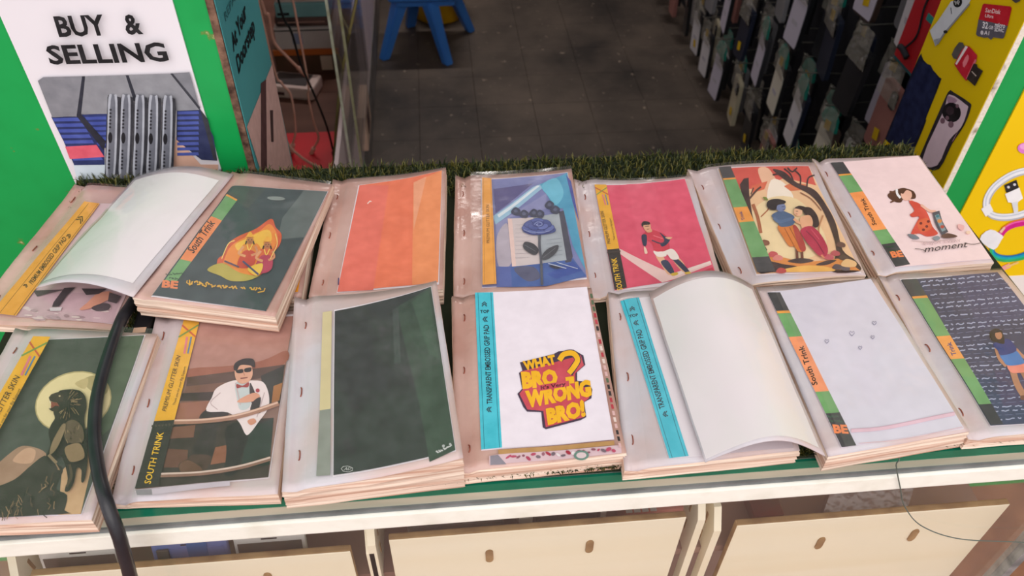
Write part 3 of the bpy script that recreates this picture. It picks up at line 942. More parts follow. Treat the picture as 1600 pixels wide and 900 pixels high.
def art_a2(a):
    a.poly([(486, 152), (936, 182), (648, 742), (114, 666)], '#3d4b4e')
    a.poly([(820, 176), (936, 182), (830, 390), (700, 400), (720, 300)], '#5f6a69')
    a.poly([(500, 160), (640, 168), (560, 260), (470, 200)], '#46524f')
    trink(a, (472, 182), (128, 660), (520, 210), (180, 664), ((310, 468), (412, 326)), ((160, 628), (232, 634), (6, -34)), cut=(0, .02, .23, .65, .86, 1), ora='#f09058', txc='#33302c', up=(-28, -20), lo='#3d4b4e')
    scribble(a, (196, 585), (255, 585), 12, 8, '#33503a', 3, 3); scribble(a, (182, 566), (262, 562), 10, 8, '#33503a', 3, 4)
    a.ell(690, 212, 42, 9, '#8a9490', 3)
    a.smooth([(668, 306), (690, 345), (718, 378), (712, 425), (680, 470), (640, 555), (560, 590), (480, 598), (425, 560), (418, 500), (450, 470), (470, 420), (520, 385), (600, 350)], '#d9623c')
    a.smooth([(662, 330), (700, 385), (690, 430), (660, 480), (625, 550), (550, 580), (480, 585), (440, 550), (470, 450), (530, 400), (610, 365)], '#ee8f3c')
    a.smooth([(650, 355), (672, 400), (640, 470), (600, 420), (540, 470), (500, 430), (560, 395)], '#f3c04a')
    a.smooth([(370, 545), (440, 515), (520, 560), (600, 575), (625, 570), (560, 598), (480, 600), (430, 575)], '#b9a94c')
    for hx, hy, c, d in ((570, 400, '#e08a3c', '#c84a3c'), (652, 424, '#d8683c', '#b8405a')):
        a.smooth([(hx - 34, hy + 30), (hx, hy + 20), (hx + 30, hy + 30), (hx + 22, hy + 80), (hx + 6, hy + 120), (hx - 50, hy + 122), (hx - 40, hy + 70)], c)
        a.smooth([(hx - 30, hy + 60), (hx + 22, hy + 62), (hx + 24, hy + 115), (hx - 10, hy + 140), (hx - 60, hy + 130)], d)
        a.line([(hx - 30, hy + 36), (hx - 52, hy + 70), (hx - 20, hy + 84)], 12, '#e0a070', 3)
        a.line([(hx + 26, hy + 36), (hx + 34, hy + 66), (hx + 6, hy + 80)], 11, '#d8946a', 3)
        a.line([(hx - 14, hy + 26), (hx - 4, hy + 56), (hx + 12, hy + 26)], 4, '#f6d860', 3)
        a.ell(hx, hy + 8, 17, 18, '#b8784e')
        a.smooth([(hx - 20, hy), (hx - 16, hy - 14), (hx, hy - 34), (hx + 16, hy - 14), (hx + 20, hy), (hx, hy - 6)], '#f0b040')
        a.line([(hx - 16, hy - 6), (hx + 16, hy - 6)], 3, '#a04a2c')
        a.ell(hx - 6, hy + 6, 3, 2.4, '#2a1a18', 0, 6); a.ell(hx + 7, hy + 6, 3, 2.4, '#2a1a18', 0, 6)
        a.line([(hx - 5, hy + 16), (hx + 6, hy + 16)], 2.5, '#7a2c28')
        a.line([(hx - 16, hy + 12), (hx - 20, hy + 28)], 6, '#2f201e'); a.line([(hx + 16, hy + 12), (hx + 20, hy + 28)], 6, '#2f201e')
    a.smooth([(560, 545), (630, 520), (622, 566), (596, 578)], '#e8c04a')
    a.line([(452, 510), (520, 540)], 8, '#5c4a5c'); a.line([(538, 512), (612, 574)], 9, '#4a4a6c')
    a.line([(440, 500), (470, 430), (500, 412)], 4, '#f8d878', 4); a.line([(690, 380), (700, 430), (668, 500)], 4, '#f8d878', 4)
    scribble(a, (284, 612), (380, 622), 26, 7, '#e8b23c', 6, 8)
    scribble(a, (385, 630), (640, 646), 16, 18, '#dca93c', 6, 9)
    a.line([(280, 602), (276, 612), (290, 622)], 5, '#e8b23c'); a.line([(645, 640), (640, 655), (610, 662)], 5, '#e8b23c')
def art_a2b(a):
    a.poly([(0, 0), (1, 0), (1, 1), (0, 1)], '#efa02e')
    a.poly([(0, .40), (1, .42), (1, .60), (0, .58)], '#6a2c34')
def art_a3(a):
    a.poly([(294, 182), (758, 100), (736, 726), (170, 780)], '#ee7c58')
    a.poly([(294, 182), (450, 176), (360, 770), (170, 780)], '#ea7563')
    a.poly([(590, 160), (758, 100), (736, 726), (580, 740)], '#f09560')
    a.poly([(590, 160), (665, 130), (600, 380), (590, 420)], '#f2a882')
    a.line([(335, 278), (350, 262), (356, 266)], 5, '#f8e6dc')
    a.poly([(176, 700), (182, 700), (180, 740), (174, 740)], '#4a3a6a')
def art_a4(a):
    a.poly([(248, 164), (768, 118), (886, 762), (248, 822)], '#7c82b4')
    a.poly([(315, 215), (560, 180), (330, 360)], '#5a5688')
    a.poly([(312, 380), (560, 200), (612, 182), (640, 190), (330, 430)], '#9cc3dc')
    a.poly([(340, 370), (585, 192), (600, 196), (350, 386)], '#dfeaf2')
    a.poly([(330, 430), (480, 330), (640, 240), (640, 330), (420, 380), (340, 560)], '#8f92bd')
    a.smooth([(335, 520), (390, 420), (420, 480), (430, 660), (350, 690)], '#b8aebc')
    a.poly([(600, 186), (768, 120), (880, 720), (800, 560), (740, 330), (690, 330), (650, 260)], '#4f9fc2')
    a.smooth([(610, 195), (700, 150), (745, 240), (700, 310), (650, 255)], '#6cbcd6')
    a.poly([(760, 130), (790, 170), (840, 420), (800, 300)], '#4a55a0')
    a.poly([(332, 690), (420, 690), (430, 818), (336, 820)], '#5a6aac')
    a.poly([(420, 690), (800, 640), (884, 755), (640, 815), (430, 818)], '#4866a8')
    a.smooth([(440, 700), (560, 690), (600, 760), (520, 780)], '#5a5d7a')
    a.poly([(640, 740), (800, 660), (860, 720), (700, 770)], '#3f58a4')
    a.poly([(715, 350), (745, 345), (800, 630), (790, 662), (755, 668)], '#4b4c5c')
    a.poly([(403, 392), (560, 380), (716, 358), (762, 652), (430, 690)], '#d6c9ca')
    a.poly([(560, 380), (716, 358), (762, 652), (620, 668)], '#a9b1ba')
    a.poly([(403, 392), (430, 392), (455, 688), (430, 690)], '#eccdc6')
    for k in range(9):
        a.line([(450, 430 + k * 26), (540, 424 + k * 26)], 2.5, '#bcb2b8')
        if k > 3:
            a.line([(640, 420 + k * 26), (735, 410 + k * 26)], 2.5, '#939ca6')
    for x, y in ((450, 350), (500, 365), (560, 360), (596, 366), (655, 315), (690, 345)):
        a.smooth([(x - 26, y), (x, y - 26), (x + 30, y - 8), (x + 20, y + 22), (x - 12, y + 18)], '#41465c')
        a.smooth([(x - 10, y - 2), (x + 4, y - 14), (x + 16, y), (x + 2, y + 8)], '#5d6480')
    a.line([(600, 470), (596, 560), (606, 650), (612, 815)], 15, '#565a66', 4)
    a.smooth([(510, 540), (560, 552), (592, 590), (570, 622), (520, 600), (496, 570)], '#3f4149')
    a.smooth([(606, 642), (640, 590), (710, 562), (696, 612), (640, 652)], '#474a52')
    a.line([(505, 560), (575, 600)], 3, '#6c7078'); a.line([(615, 642), (695, 580)], 3, '#747880')
    a.smooth([(655, 690), (740, 700), (700, 712)], '#353848')
    a.line([(650, 678), (760, 712)], 5, '#c3cbe0'); a.line([(700, 672), (830, 716)], 4, '#c3cbe0')
    a.smooth([(492, 462), (505, 425), (545, 402), (600, 396), (645, 412), (688, 452), (692, 478), (640, 492), (560, 498), (505, 482)], '#46528e')
    for x, y, rx, ry, ro, c in ((520, 462, 30, 17, 20, '#5f6cab'), (560, 478, 36, 15, 5, '#6a78b4'), (612, 478, 38, 15, -8, '#5a67a4'), (655, 460, 32, 18, -22, '#6774b0'),
                                (535, 430, 30, 18, -28, '#55629e'), (640, 428, 30, 18, 28, '#4f5c98'), (585, 412, 38, 14, 0, '#5f6cab'), (560, 452, 32, 17, 12, '#5562a0'),
                                (618, 450, 32, 17, -12, '#6a78b6'), (588, 432, 34, 18, 0, '#4b5794')):
        a.ell(x, y, rx + 3, ry + 3, '#3b467e', ro, 14)
        a.ell(x, y - 1, rx, ry, c, ro, 14)
    a.line([(566, 436), (580, 422), (606, 424), (612, 438), (592, 446), (578, 438), (590, 432)], 4, '#9aa6d4', 4)
    a.line([(500, 470), (540, 484), (600, 488), (660, 478)], 4, '#94a0cf', 4)
    a.poly([(248, 164), (304, 168), (335, 814), (250, 822)], '#eca54a')
    a.line([(256, 170), (262, 816)], 2, '#b97a2a'); a.line([(298, 172), (324, 812)], 2, '#b97a2a')
    a.text('PREMIUM GLITTER SKIN', (294, 562), (290, 326), (-19, 1), '#6a4518', .0)
def art_a5(a):
    a.poly([(117, 128), (695, 83), (888, 682), (246, 798)], '#e05470')
    a.poly([(330, 110), (500, 100), (640, 500), (420, 540)], '#e35a75')
    a.poly([(276, 534), (618, 688), (858, 610), (866, 634), (650, 716), (556, 742), (278, 566)], '#efccc8')
    a.poly([(618, 688), (858, 610), (862, 624), (640, 706)], '#f3dcd6')
    a.poly([(820, 672), (872, 652), (880, 676), (828, 684)], '#c8384e')
    # footballer
    a.smooth([(515, 575), (560, 575), (600, 660), (625, 690), (590, 690), (550, 630)], '#e8b48f')
    a.smooth([(620, 590), (655, 585), (690, 620), (715, 670), (690, 680), (650, 640)], '#e8b48f')
    a.smooth([(548, 612), (590, 605), (632, 675), (612, 690), (570, 650)], '#39405a')
    a.smooth([(622, 598), (660, 600), (726, 672), (706, 684), (660, 640)], '#333952')
    a.smooth([(612, 688), (650, 680), (655, 694), (622, 702)], '#d8b440'); a.smooth([(698, 684), (730, 678), (734, 692), (706, 694)], '#d8b440')
    a.smooth([(500, 546), (560, 550), (622, 534), (664, 592), (618, 600), (588, 568), (578, 580), (528, 582)], '#f2e6df')
    a.smooth([(428, 446), (480, 412), (540, 428), (580, 450), (604, 525), (570, 545), (512, 548), (490, 500), (440, 470)], '#cf3b4f')
    a.smooth([(425, 450), (456, 446), (458, 500), (448, 518), (432, 505)], '#2d3550')
    a.smooth([(540, 430), (575, 455), (608, 465), (592, 500), (560, 520), (545, 505), (570, 480)], '#2d3550')
    a.line([(490, 480), (545, 500), (580, 490)], 8, '#4a3a50', 3); a.line([(500, 450), (560, 470)], 5, '#e87a86')
    a.smooth([(440, 520), (455, 535), (462, 562), (444, 562)], '#f0d2bc')
    a.smooth([(575, 462), (620, 462), (600, 475)], '#e8b48f')
    a.smooth([(450, 408), (480, 402), (492, 425), (462, 432)], '#dba27e')
    a.ell(460, 392, 24, 34, '#e2ab86', -10); a.smooth([(424, 378), (440, 358), (474, 364), (476, 380), (440, 384), (432, 396)], '#2f2526')
    a.line([(448, 392), (472, 390)], 4, '#5a3a34'); a.line([(458, 412), (474, 410)], 4, '#9a5a4c')
    glitter(a, (117, 128), (246, 798), (196, 124), (326, 784), .63, ((222, 512), (176, 300)), ((252, 488), (224, 344)), ((298, 800), (258, 602)), (-22, 3), (-12, 2), (-36, 6))
def art_a6(a):
    a.poly([(242, 140), (793, 122), (1112, 764), (478, 780)], '#f1c79c')
    a.poly([(310, 138), (793, 122), (840, 240), (640, 200), (520, 260), (360, 270)], '#d85c50')
    a.smooth([(480, 150), (540, 140), (600, 220), (660, 300), (560, 330), (520, 260)], '#f0c0a0')
    a.smooth([(560, 215), (640, 230), (700, 330), (620, 400), (540, 350)], '#fbeede')
    a.smooth([(440, 420), (560, 320), (720, 330), (840, 460), (900, 620), (760, 700), (560, 690), (470, 560)], '#f4dcae')
    a.poly([(640, 250), (700, 225), (790, 240), (760, 270), (680, 280)], '#dd7a52'); a.poly([(440, 250), (540, 220), (520, 270), (450, 290)], '#dd6e50')
    DK = '#43302f'
    a.poly([(372, 240), (395, 205), (424, 200), (430, 300), (448, 420), (470, 520), (510, 590), (540, 640), (520, 660), (480, 600), (430, 470), (392, 330)], DK)
    a.line([(428, 330), (470, 280), (500, 255)], 12, '#5c3f38', 3); a.line([(440, 300), (455, 260)], 7, '#5c3f38')
    a.line([(452, 360), (480, 440), (500, 540)], 20, '#b06a48', 3); a.line([(500, 440), (540, 400), (548, 380)], 7, '#b06a48', 3)
    a.smooth([(570, 150), (640, 165), (720, 230), (830, 270), (900, 360), (960, 480), (1000, 640), (1080, 700), (1108, 764), (930, 775), (960, 650), (930, 520), (870, 380), (800, 300), (700, 250), (620, 195)], DK)
    for p in (([(700, 230), (680, 180), (640, 145)]), ([(740, 245), (740, 190), (700, 150)]), ([(780, 262), (790, 200), (830, 180)]), ([(640, 190), (600, 180), (570, 185)]), ([(660, 140), (690, 165), (720, 140)])):
        a.line(p, 9, DK, 3)
    a.line([(870, 400), (810, 330), (740, 290)], 7, '#9a6a50', 3); a.line([(880, 430), (850, 520), (870, 600)], 9, '#c08a60', 3)
    # ground
    a.poly([(480, 775), (500, 690), (600, 680), (760, 720), (900, 710), (1000, 690), (1108, 764)], '#e0904c')
    a.smooth([(480, 700), (560, 710), (640, 730), (720, 745), (660, 768), (560, 776), (490, 776)], '#4a3836')
    a.smooth([(600, 770), (760, 740), (900, 750), (940, 775), (700, 778)], '#f0b860')
    a.smooth([(660, 712), (740, 695), (820, 712), (740, 728)], '#514240'); a.smooth([(830, 738), (900, 712), (960, 708), (900, 738)], '#4a3a38')
    for x, y, c in ((570, 668, '#c95a5c'), (600, 690, '#e08a80'), (950, 665, '#b8545c'), (910, 690, '#c8606a'), (620, 768, '#c0504c'), (520, 600, '#8a5a44'), (985, 610, '#6a4a44'), (1000, 690, '#59473f'), (960, 750, '#5c5058'), (1010, 755, '#6a5c66')):
        a.smooth([(x - 30, y + 8), (x - 8, y - 16), (x + 26, y - 8), (x + 30, y + 12), (x, y + 18)], c)
    a.smooth([(985, 735), (1020, 700), (1080, 715), (1075, 745), (1010, 750)], '#ecc08a')
    # couple standing face to face
    a.line([(715, 640), (718, 700)], 16, '#6f3f2c'); a.line([(745, 640), (748, 700)], 16, '#6f3f2c')
    a.smooth([(600, 505), (700, 500), (745, 570), (765, 650), (725, 660), (700, 630), (668, 625), (630, 570)], '#d9803a')
    a.smooth([(690, 510), (722, 520), (770, 640), (735, 650)], '#b5483e')
    a.line([(640, 520), (700, 630)], 5, '#a85a2a', 3); a.line([(670, 515), (720, 610)], 5, '#a85a2a', 3)
    a.smooth([(562, 440), (612, 412), (650, 420), (700, 450), (692, 500), (620, 512), (596, 480)], '#52698c')
    a.line([(575, 455), (610, 480), (690, 460)], 20, '#5f779c', 4)
    a.ell(618, 390, 30, 28, '#7a86ae', 10)
    a.smooth([(532, 375), (548, 345), (600, 338), (646, 352), (640, 368), (598, 378), (588, 406), (552, 402)], '#2d2526')
    a.smooth([(510, 325), (532, 328), (540, 346), (520, 340)], '#7a8a3c')
    a.line([(622, 388), (640, 386)], 3, '#2d2526'); a.line([(628, 406), (642, 404)], 3, '#5a3c50')
    a.smooth([(752, 395), (800, 392), (840, 440), (850, 500), (820, 516), (790, 460), (760, 430)], '#3a2826')
    a.smooth([(735, 460), (790, 440), (812, 480), (800, 520), (750, 530)], '#eab08a')
    a.line([(780, 490), (730, 490), (695, 465)], 16, '#eab08a', 4)
    a.ell(722, 420, 26, 28, '#f0bd9a'); a.smooth([(700, 398), (730, 382), (770, 392), (760, 412), (720, 402)], '#3a2826')
    a.line([(708, 418), (722, 418)], 3, '#3a2826'); a.line([(706, 436), (718, 436)], 3, '#b04a4c')
    a.smooth([(735, 535), (800, 510), (860, 560), (902, 640), (892, 690), (850, 690), (800, 640), (760, 590)], '#b9344f')
    a.line([(770, 540), (830, 600), (880, 680)], 6, '#8c2440', 3); a.line([(800, 530), (850, 590)], 5, '#d85a70', 3); a.line([(862, 685), (880, 705)], 12, '#d98a68')
    trink(a, (242, 140), (478, 782), (312, 138), (585, 778), ((402, 466), (382, 412)), None, cut=(0, .11, .385, .53, .86, 1), ora='#f0a04c', txt='Trink', txc='#5a4a7a', up=(-18, 4))
def art_a7(a):
    a.poly([(146, 97), (680, 57), (1128, 688), (542, 738)], '#f0d6d9')
    trink(a, (146, 97), (542, 738), (224, 92), (632, 722), ((432, 484), (352, 322)), ((522, 682), (594, 676), (-16, -36)), cut=(0, .12, .3, .66, .79, 1), ora='#f09a5c', up=(-26, 4))
    scribble(a, (485, 620), (545, 615), 12, 8, '#3c5a42', 3, 6); scribble(a, (500, 645), (560, 640), 10, 8, '#3c5a42', 3, 7)
    SK = '#e9b7a4'
    a.smooth([(500, 300), (545, 275), (600, 262), (660, 290), (668, 325), (640, 330), (600, 320), (580, 350), (540, 345), (505, 322)], '#5e4033')
    a.line([(548, 290), (510, 285)], 10, '#6e4c3c'); a.line([(540, 340), (515, 350)], 9, '#6e4c3c')
    a.ell(612, 305, 34, 36, SK, -20); a.smooth([(570, 280), (600, 264), (650, 280), (660, 296), (615, 276), (590, 300)], '#5e4033')
    a.line([(552, 270), (556, 300), (576, 325)], 14, '#e8e6ea', 4)
    a.poly([(625, 335), (648, 335), (660, 365), (640, 370)], SK)
    a.smooth([(628, 345), (690, 360), (740, 420), (770, 500), (802, 545), (740, 560), (690, 540), (640, 545), (670, 480), (690, 440), (650, 440), (635, 425), (660, 400)], '#d4584a')
    a.smooth([(680, 470), (740, 450), (765, 510), (700, 530)], '#d96a4a')
    for x, y in ((700, 480), (735, 500), (715, 520), (745, 470)):
        a.ell(x, y, 9, 8, '#7a3a38')
    a.line([(700, 370), (750, 405), (790, 410)], 15, SK, 4)
    a.line([(668, 545), (655, 560)], 12, SK); a.smooth([(618, 545), (660, 548), (690, 572), (650, 574)], '#7c828c')
    a.smooth([(768, 570), (800, 560), (815, 575), (790, 588)], '#8c929a')
    a.line([(790, 412), (810, 480), (845, 545)], 44, '#5c5a62', 5); a.line([(795, 430), (815, 480), (838, 530)], 26, '#8a9ca2', 5)
    a.ell(812, 470, 14, 12, '#d8925c'); a.ell(828, 505, 12, 10, '#b85a4c'); a.ell(800, 440, 10, 9, '#4f7f8c')
    a.smooth([(820, 560), (860, 545), (915, 560), (905, 570), (840, 575)], '#6a5048')
    a.line([(640, 585), (760, 595), (910, 575)], 3, '#cbb0b2', 3)
    a.smooth([(925, 490), (960, 500), (950, 528), (925, 515)], '#e8b4b4'); a.ell(985, 540, 14, 10, '#efcfb8')
    a.text('ENJOY EVERY', (716, 614), (942, 598), (-6, -16), '#c3a6ac', .0)
    a.text('moment', (718, 658), (985, 628), (-6, -28), '#3a3036', .0, .35)
    a.line([(660, 636), (700, 640), (725, 652)], 3, '#3a3036', 4); a.line([(960, 604), (1010, 612), (1065, 602)], 3, '#3a3036', 4)
def art_b1(a):
    a.poly([(142, 108), (566, 88), (318, 786), (-262, 800)], '#4b4f49')
    a.poly([(430, 95), (566, 88), (440, 430), (380, 480)], '#56624f')
    a.smooth([(-60, 640), (60, 520), (120, 500), (190, 530), (160, 580), (60, 640), (0, 690)], '#a5826c')
    a.smooth([(60, 560), (110, 510), (150, 520), (130, 570)], '#c99f84')
    a.poly([(250, 600), (400, 440), (318, 786), (230, 790)], '#c9a27c')
    a.ell(296, 330, 152, 112, '#b9a878', -17, 28); a.ell(296, 330, 147, 107, '#e8d5a2', -17, 28)
    a.smooth([(330, 250), (380, 230), (430, 262), (420, 300), (370, 290)], '#b8a676'); a.smooth([(300, 260), (350, 240), (340, 280)], '#cdb885')
    BR = '#2c2620'
    a.smooth([(-262, 800), (-60, 690), (60, 640), (120, 590), (185, 540), (215, 570), (255, 590), (240, 640), (228, 680), (268, 705), (255, 770), (240, 788)], '#34302a', 3)
    r = random.Random(4)
    for k in range(40):
        x = r.uniform(0, 240); y = r.uniform(max(560, 780 - x * 1.0), 780)
        a.line([(x, y), (x + r.uniform(-14, 14), y + r.uniform(8, 26)), (x + r.uniform(-16, 16), y + r.uniform(20, 40))], r.uniform(2, 5), r.choice(['#7a6248', '#95785a', '#1f1b18', '#544536']))
    a.smooth([(238, 300), (270, 288), (318, 290), (344, 312), (350, 352), (342, 396), (348, 460), (356, 520), (350, 600), (340, 650), (328, 652), (330, 604), (312, 596), (300, 655), (280, 692), (262, 690), (276, 640), (262, 566), (248, 546), (226, 564), (200, 560), (196, 542), (212, 500), (204, 452), (214, 420), (228, 396), (222, 372), (236, 352)], BR, 3)
    a.poly([(204, 318), (214, 306), (238, 298), (262, 306), (258, 330), (236, 336), (220, 334), (208, 330)], '#3a3026')
    a.poly([(204, 360), (212, 366), (226, 372), (244, 366), (246, 346), (232, 346), (218, 356)], '#3a3026')
    a.poly([(210, 332), (222, 336), (238, 338), (244, 350), (230, 348), (218, 356), (206, 358), (214, 346)], '#8a4a3c')
    a.line([(208, 331), (212, 340)], 3, '#efe6cc'); a.line([(209, 359), (212, 351)], 3, '#efe6cc')
    a.ell(246, 313, 4, 3, '#c9b48a', 0, 7)
    r2 = random.Random(9)
    for k in range(46):
        t = r2.uniform(-1.3, 2.3); q0 = r2.uniform(12, 40); q1 = q0 + r2.uniform(12, 30)
        cx0, cy0 = 276, 345
        a.line([(cx0 + q0 * math.cos(t), cy0 + q0 * 1.1 * math.sin(t)), (cx0 + q1 * math.cos(t + .12), cy0 + q1 * 1.15 * math.sin(t + .12))], r2.uniform(2, 4), r2.choice(['#7a6448', '#5a4834', '#9c8460', '#1e1915']))
    a.smooth([(268, 432), (302, 408), (338, 436), (344, 490), (304, 502), (274, 488)], '#5f4e3c')
    for k in range(14):
        x, y = r2.uniform(272, 335), r2.uniform(425, 490)
        a.line([(x, y), (x + r2.uniform(-4, 8), y + r2.uniform(8, 20))], 3, r2.choice(['#7a6448', '#46382a', '#8f7858']))
    a.smooth([(225, 500), (262, 430), (276, 440), (245, 520), (215, 550)], '#8a7458')
    a.smooth([(275, 520), (330, 505), (348, 560), (300, 580), (280, 560)], '#8f7658')
    a.line([(290, 590), (296, 640), (276, 685)], 10, '#4f4030', 4); a.line([(210, 552), (240, 585)], 12, '#8a7458')
    glitter(a, (142, 108), (-262, 800), (208, 110), (-170, 800), .8, ((-40, 508), (100, 256)), ((14, 462), (104, 300)), None, (-20, -10), (-9, -5), None)
def art_b2(a):
    a.poly([(330, 112), (770, 92), (668, 738), (134, 786)], '#8a6a60')
    a.poly([(390, 112), (770, 92), (735, 290), (350, 300)], '#b48276')
    a.smooth([(360, 300), (500, 290), (640, 270), (740, 230), (735, 280), (600, 330), (350, 335)], '#a0604c')
    a.poly([(345, 335), (735, 285), (728, 330), (340, 372)], '#5a4038')
    a.poly([(340, 372), (560, 350), (560, 420), (320, 440)], '#7a5446')
    a.poly([(325, 400), (480, 392), (470, 428), (315, 432)], '#3a2c28')
    a.poly([(310, 440), (440, 432), (430, 500), (295, 512)], '#9a6450')
    a.poly([(640, 330), (732, 290), (715, 440), (655, 470)], '#2f2f2c')
    a.poly([(690, 372), (725, 358), (712, 430), (682, 440)], '#a86e3c')
    a.poly([(285, 530), (690, 500), (668, 738), (228, 778)], '#3a2e2b')
    a.poly([(275, 540), (380, 530), (372, 580), (270, 585)], '#7a5040'); a.poly([(268, 625), (350, 630), (345, 700), (250, 700)], '#6a4438')
    a.poly([(590, 540), (690, 500), (674, 690), (560, 700)], '#27332f')
    a.poly([(460, 620), (505, 610), (500, 680), (440, 690)], '#8f5a44')
    # man in a white dinner jacket leaning on the rail
    a.smooth([(395, 500), (430, 465), (500, 455), (512, 490), (470, 545), (460, 600), (440, 660), (372, 650), (380, 600), (410, 540)], '#2f2627')
    a.smooth([(500, 545), (560, 520), (590, 570), (570, 640), (545, 720), (495, 730), (505, 640)], '#231d20')
    a.smooth([(372, 650), (440, 655), (435, 690), (410, 715), (330, 722), (312, 690), (345, 668)], '#4a332c')
    a.smooth([(315, 692), (350, 672), (400, 700), (400, 720), (330, 724)], '#6a4838')
    JK = '#f0dfe0'
    a.smooth([(445, 420), (465, 380), (530, 350), (600, 350), (650, 358), (672, 410), (668, 465), (630, 520), (600, 560), (580, 568), (555, 520), (510, 480), (425, 475)], JK)
    a.smooth([(540, 360), (590, 360), (600, 450), (560, 470), (545, 420)], '#c9d0d2')
    a.smooth([(600, 360), (640, 470), (620, 478), (598, 420)], '#3a3234'); a.line([(540, 360), (560, 450)], 5, '#c9b4b6')
    a.line([(470, 470), (440, 440), (480, 400)], 4, '#cdb6b8', 3); a.line([(655, 400), (625, 500)], 4, '#cdb6b8', 3)
    a.smooth([(545, 365), (568, 372), (592, 358), (590, 378), (566, 378), (546, 382)], '#a03a3a')
    a.ell(628, 392, 8, 8, '#b03444')
    a.smooth([(548, 440), (560, 425), (610, 402), (635, 410), (630, 430), (590, 440)], '#e0a084')
    a.smooth([(588, 515), (612, 505), (622, 520), (600, 532)], '#d8967c')
    a.smooth([(608, 440), (640, 420), (630, 470), (600, 478)], '#2f2a2c')
    a.smooth([(538, 300), (560, 280), (600, 290), (608, 330), (590, 358), (560, 364), (540, 342)], '#e2a98e')
    a.smooth([(532, 305), (540, 280), (575, 264), (612, 268), (616, 300), (600, 292), (560, 290), (545, 312)], '#2a2224')
    a.smooth([(542, 312), (568, 306), (570, 320), (548, 322)], '#241e20'); a.smooth([(576, 305), (602, 300), (600, 316), (578, 318)], '#241e20')
    a.line([(560, 344), (588, 340)], 5, '#8a4c40', 3); a.line([(572, 318), (576, 332)], 4, '#c48a70')
    a.line([(285, 520), (400, 518), (520, 504), (620, 478), (710, 445)], 20, '#a87a66', 4); a.line([(285, 515), (400, 513), (520, 499), (620, 473), (708, 442)], 7, '#e2bca8', 4)
    a.line([(232, 734), (400, 728), (540, 706), (678, 668)], 18, '#8f6a5c', 4); a.line([(232, 729), (400, 723), (540, 701), (678, 664)], 7, '#d8c0b4', 4)
    glitter(a, (330, 112), (134, 788), (396, 112), (230, 780), .60, ((262, 480), (320, 258)), ((298, 456), (342, 300)), ((200, 772), (254, 565)), (-17, -5), (-9, -2), (-26, -3))
    a.poly([(138, 795), (205, 793), (208, 815), (145, 816)], '#8f8a90'); a.poly([(205, 793), (520, 760), (520, 780), (208, 815)], '#c9bcc8')
def art_b3(a):
    a.poly([(233, 143), (608, 46), (704, 686), (228, 784)], '#2d3232')
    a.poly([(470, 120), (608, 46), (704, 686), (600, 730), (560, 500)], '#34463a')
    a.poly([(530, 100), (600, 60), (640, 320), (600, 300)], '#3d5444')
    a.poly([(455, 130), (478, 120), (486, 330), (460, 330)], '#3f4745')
    a.poly([(188, 152), (222, 143), (218, 520), (178, 530)], '#d6c79a'); a.poly([(178, 530), (218, 520), (216, 785), (165, 792)], '#8c9088')
    a.line([(279 + 22 * math.cos(t), 757 + 11 * math.sin(t)) for t in [k * .35 for k in range(19)]] if 0 else [(257, 757), (265, 748), (282, 745), (300, 752), (300, 762), (284, 769), (265, 767), (257, 757)], 2, '#c9cac8')
    a.text('AD', (266, 764), (294, 760), (3, -13), '#c9cac8', .0, .2)
    scribble(a, (628, 692), (690, 668), 10, 7, '#cfd0d0', 5, 4); a.ell(656, 668, 6, 6, '#b9bcbc', n=8); a.ell(683, 662, 5, 5, '#b9bcbc', n=8)
def top_strip(a, q, lines, txt, up, top, chev, topup):
    a.poly(q, '#4cc0d4')
    for l in lines:
        a.line(l, 2, '#2d6f80')
    a.text('TRANSPARENT EMBOSSED GRIP PAD', txt[0], txt[1], up, '#2a3038', .015)
    a.text('TOP', top[0], top[1], topup, '#2a3038', .02)
    for x, y, dx, dy, n in chev:
        chevrons(a, x, y, dx, dy, '#3a4a54', n, 10, 4)
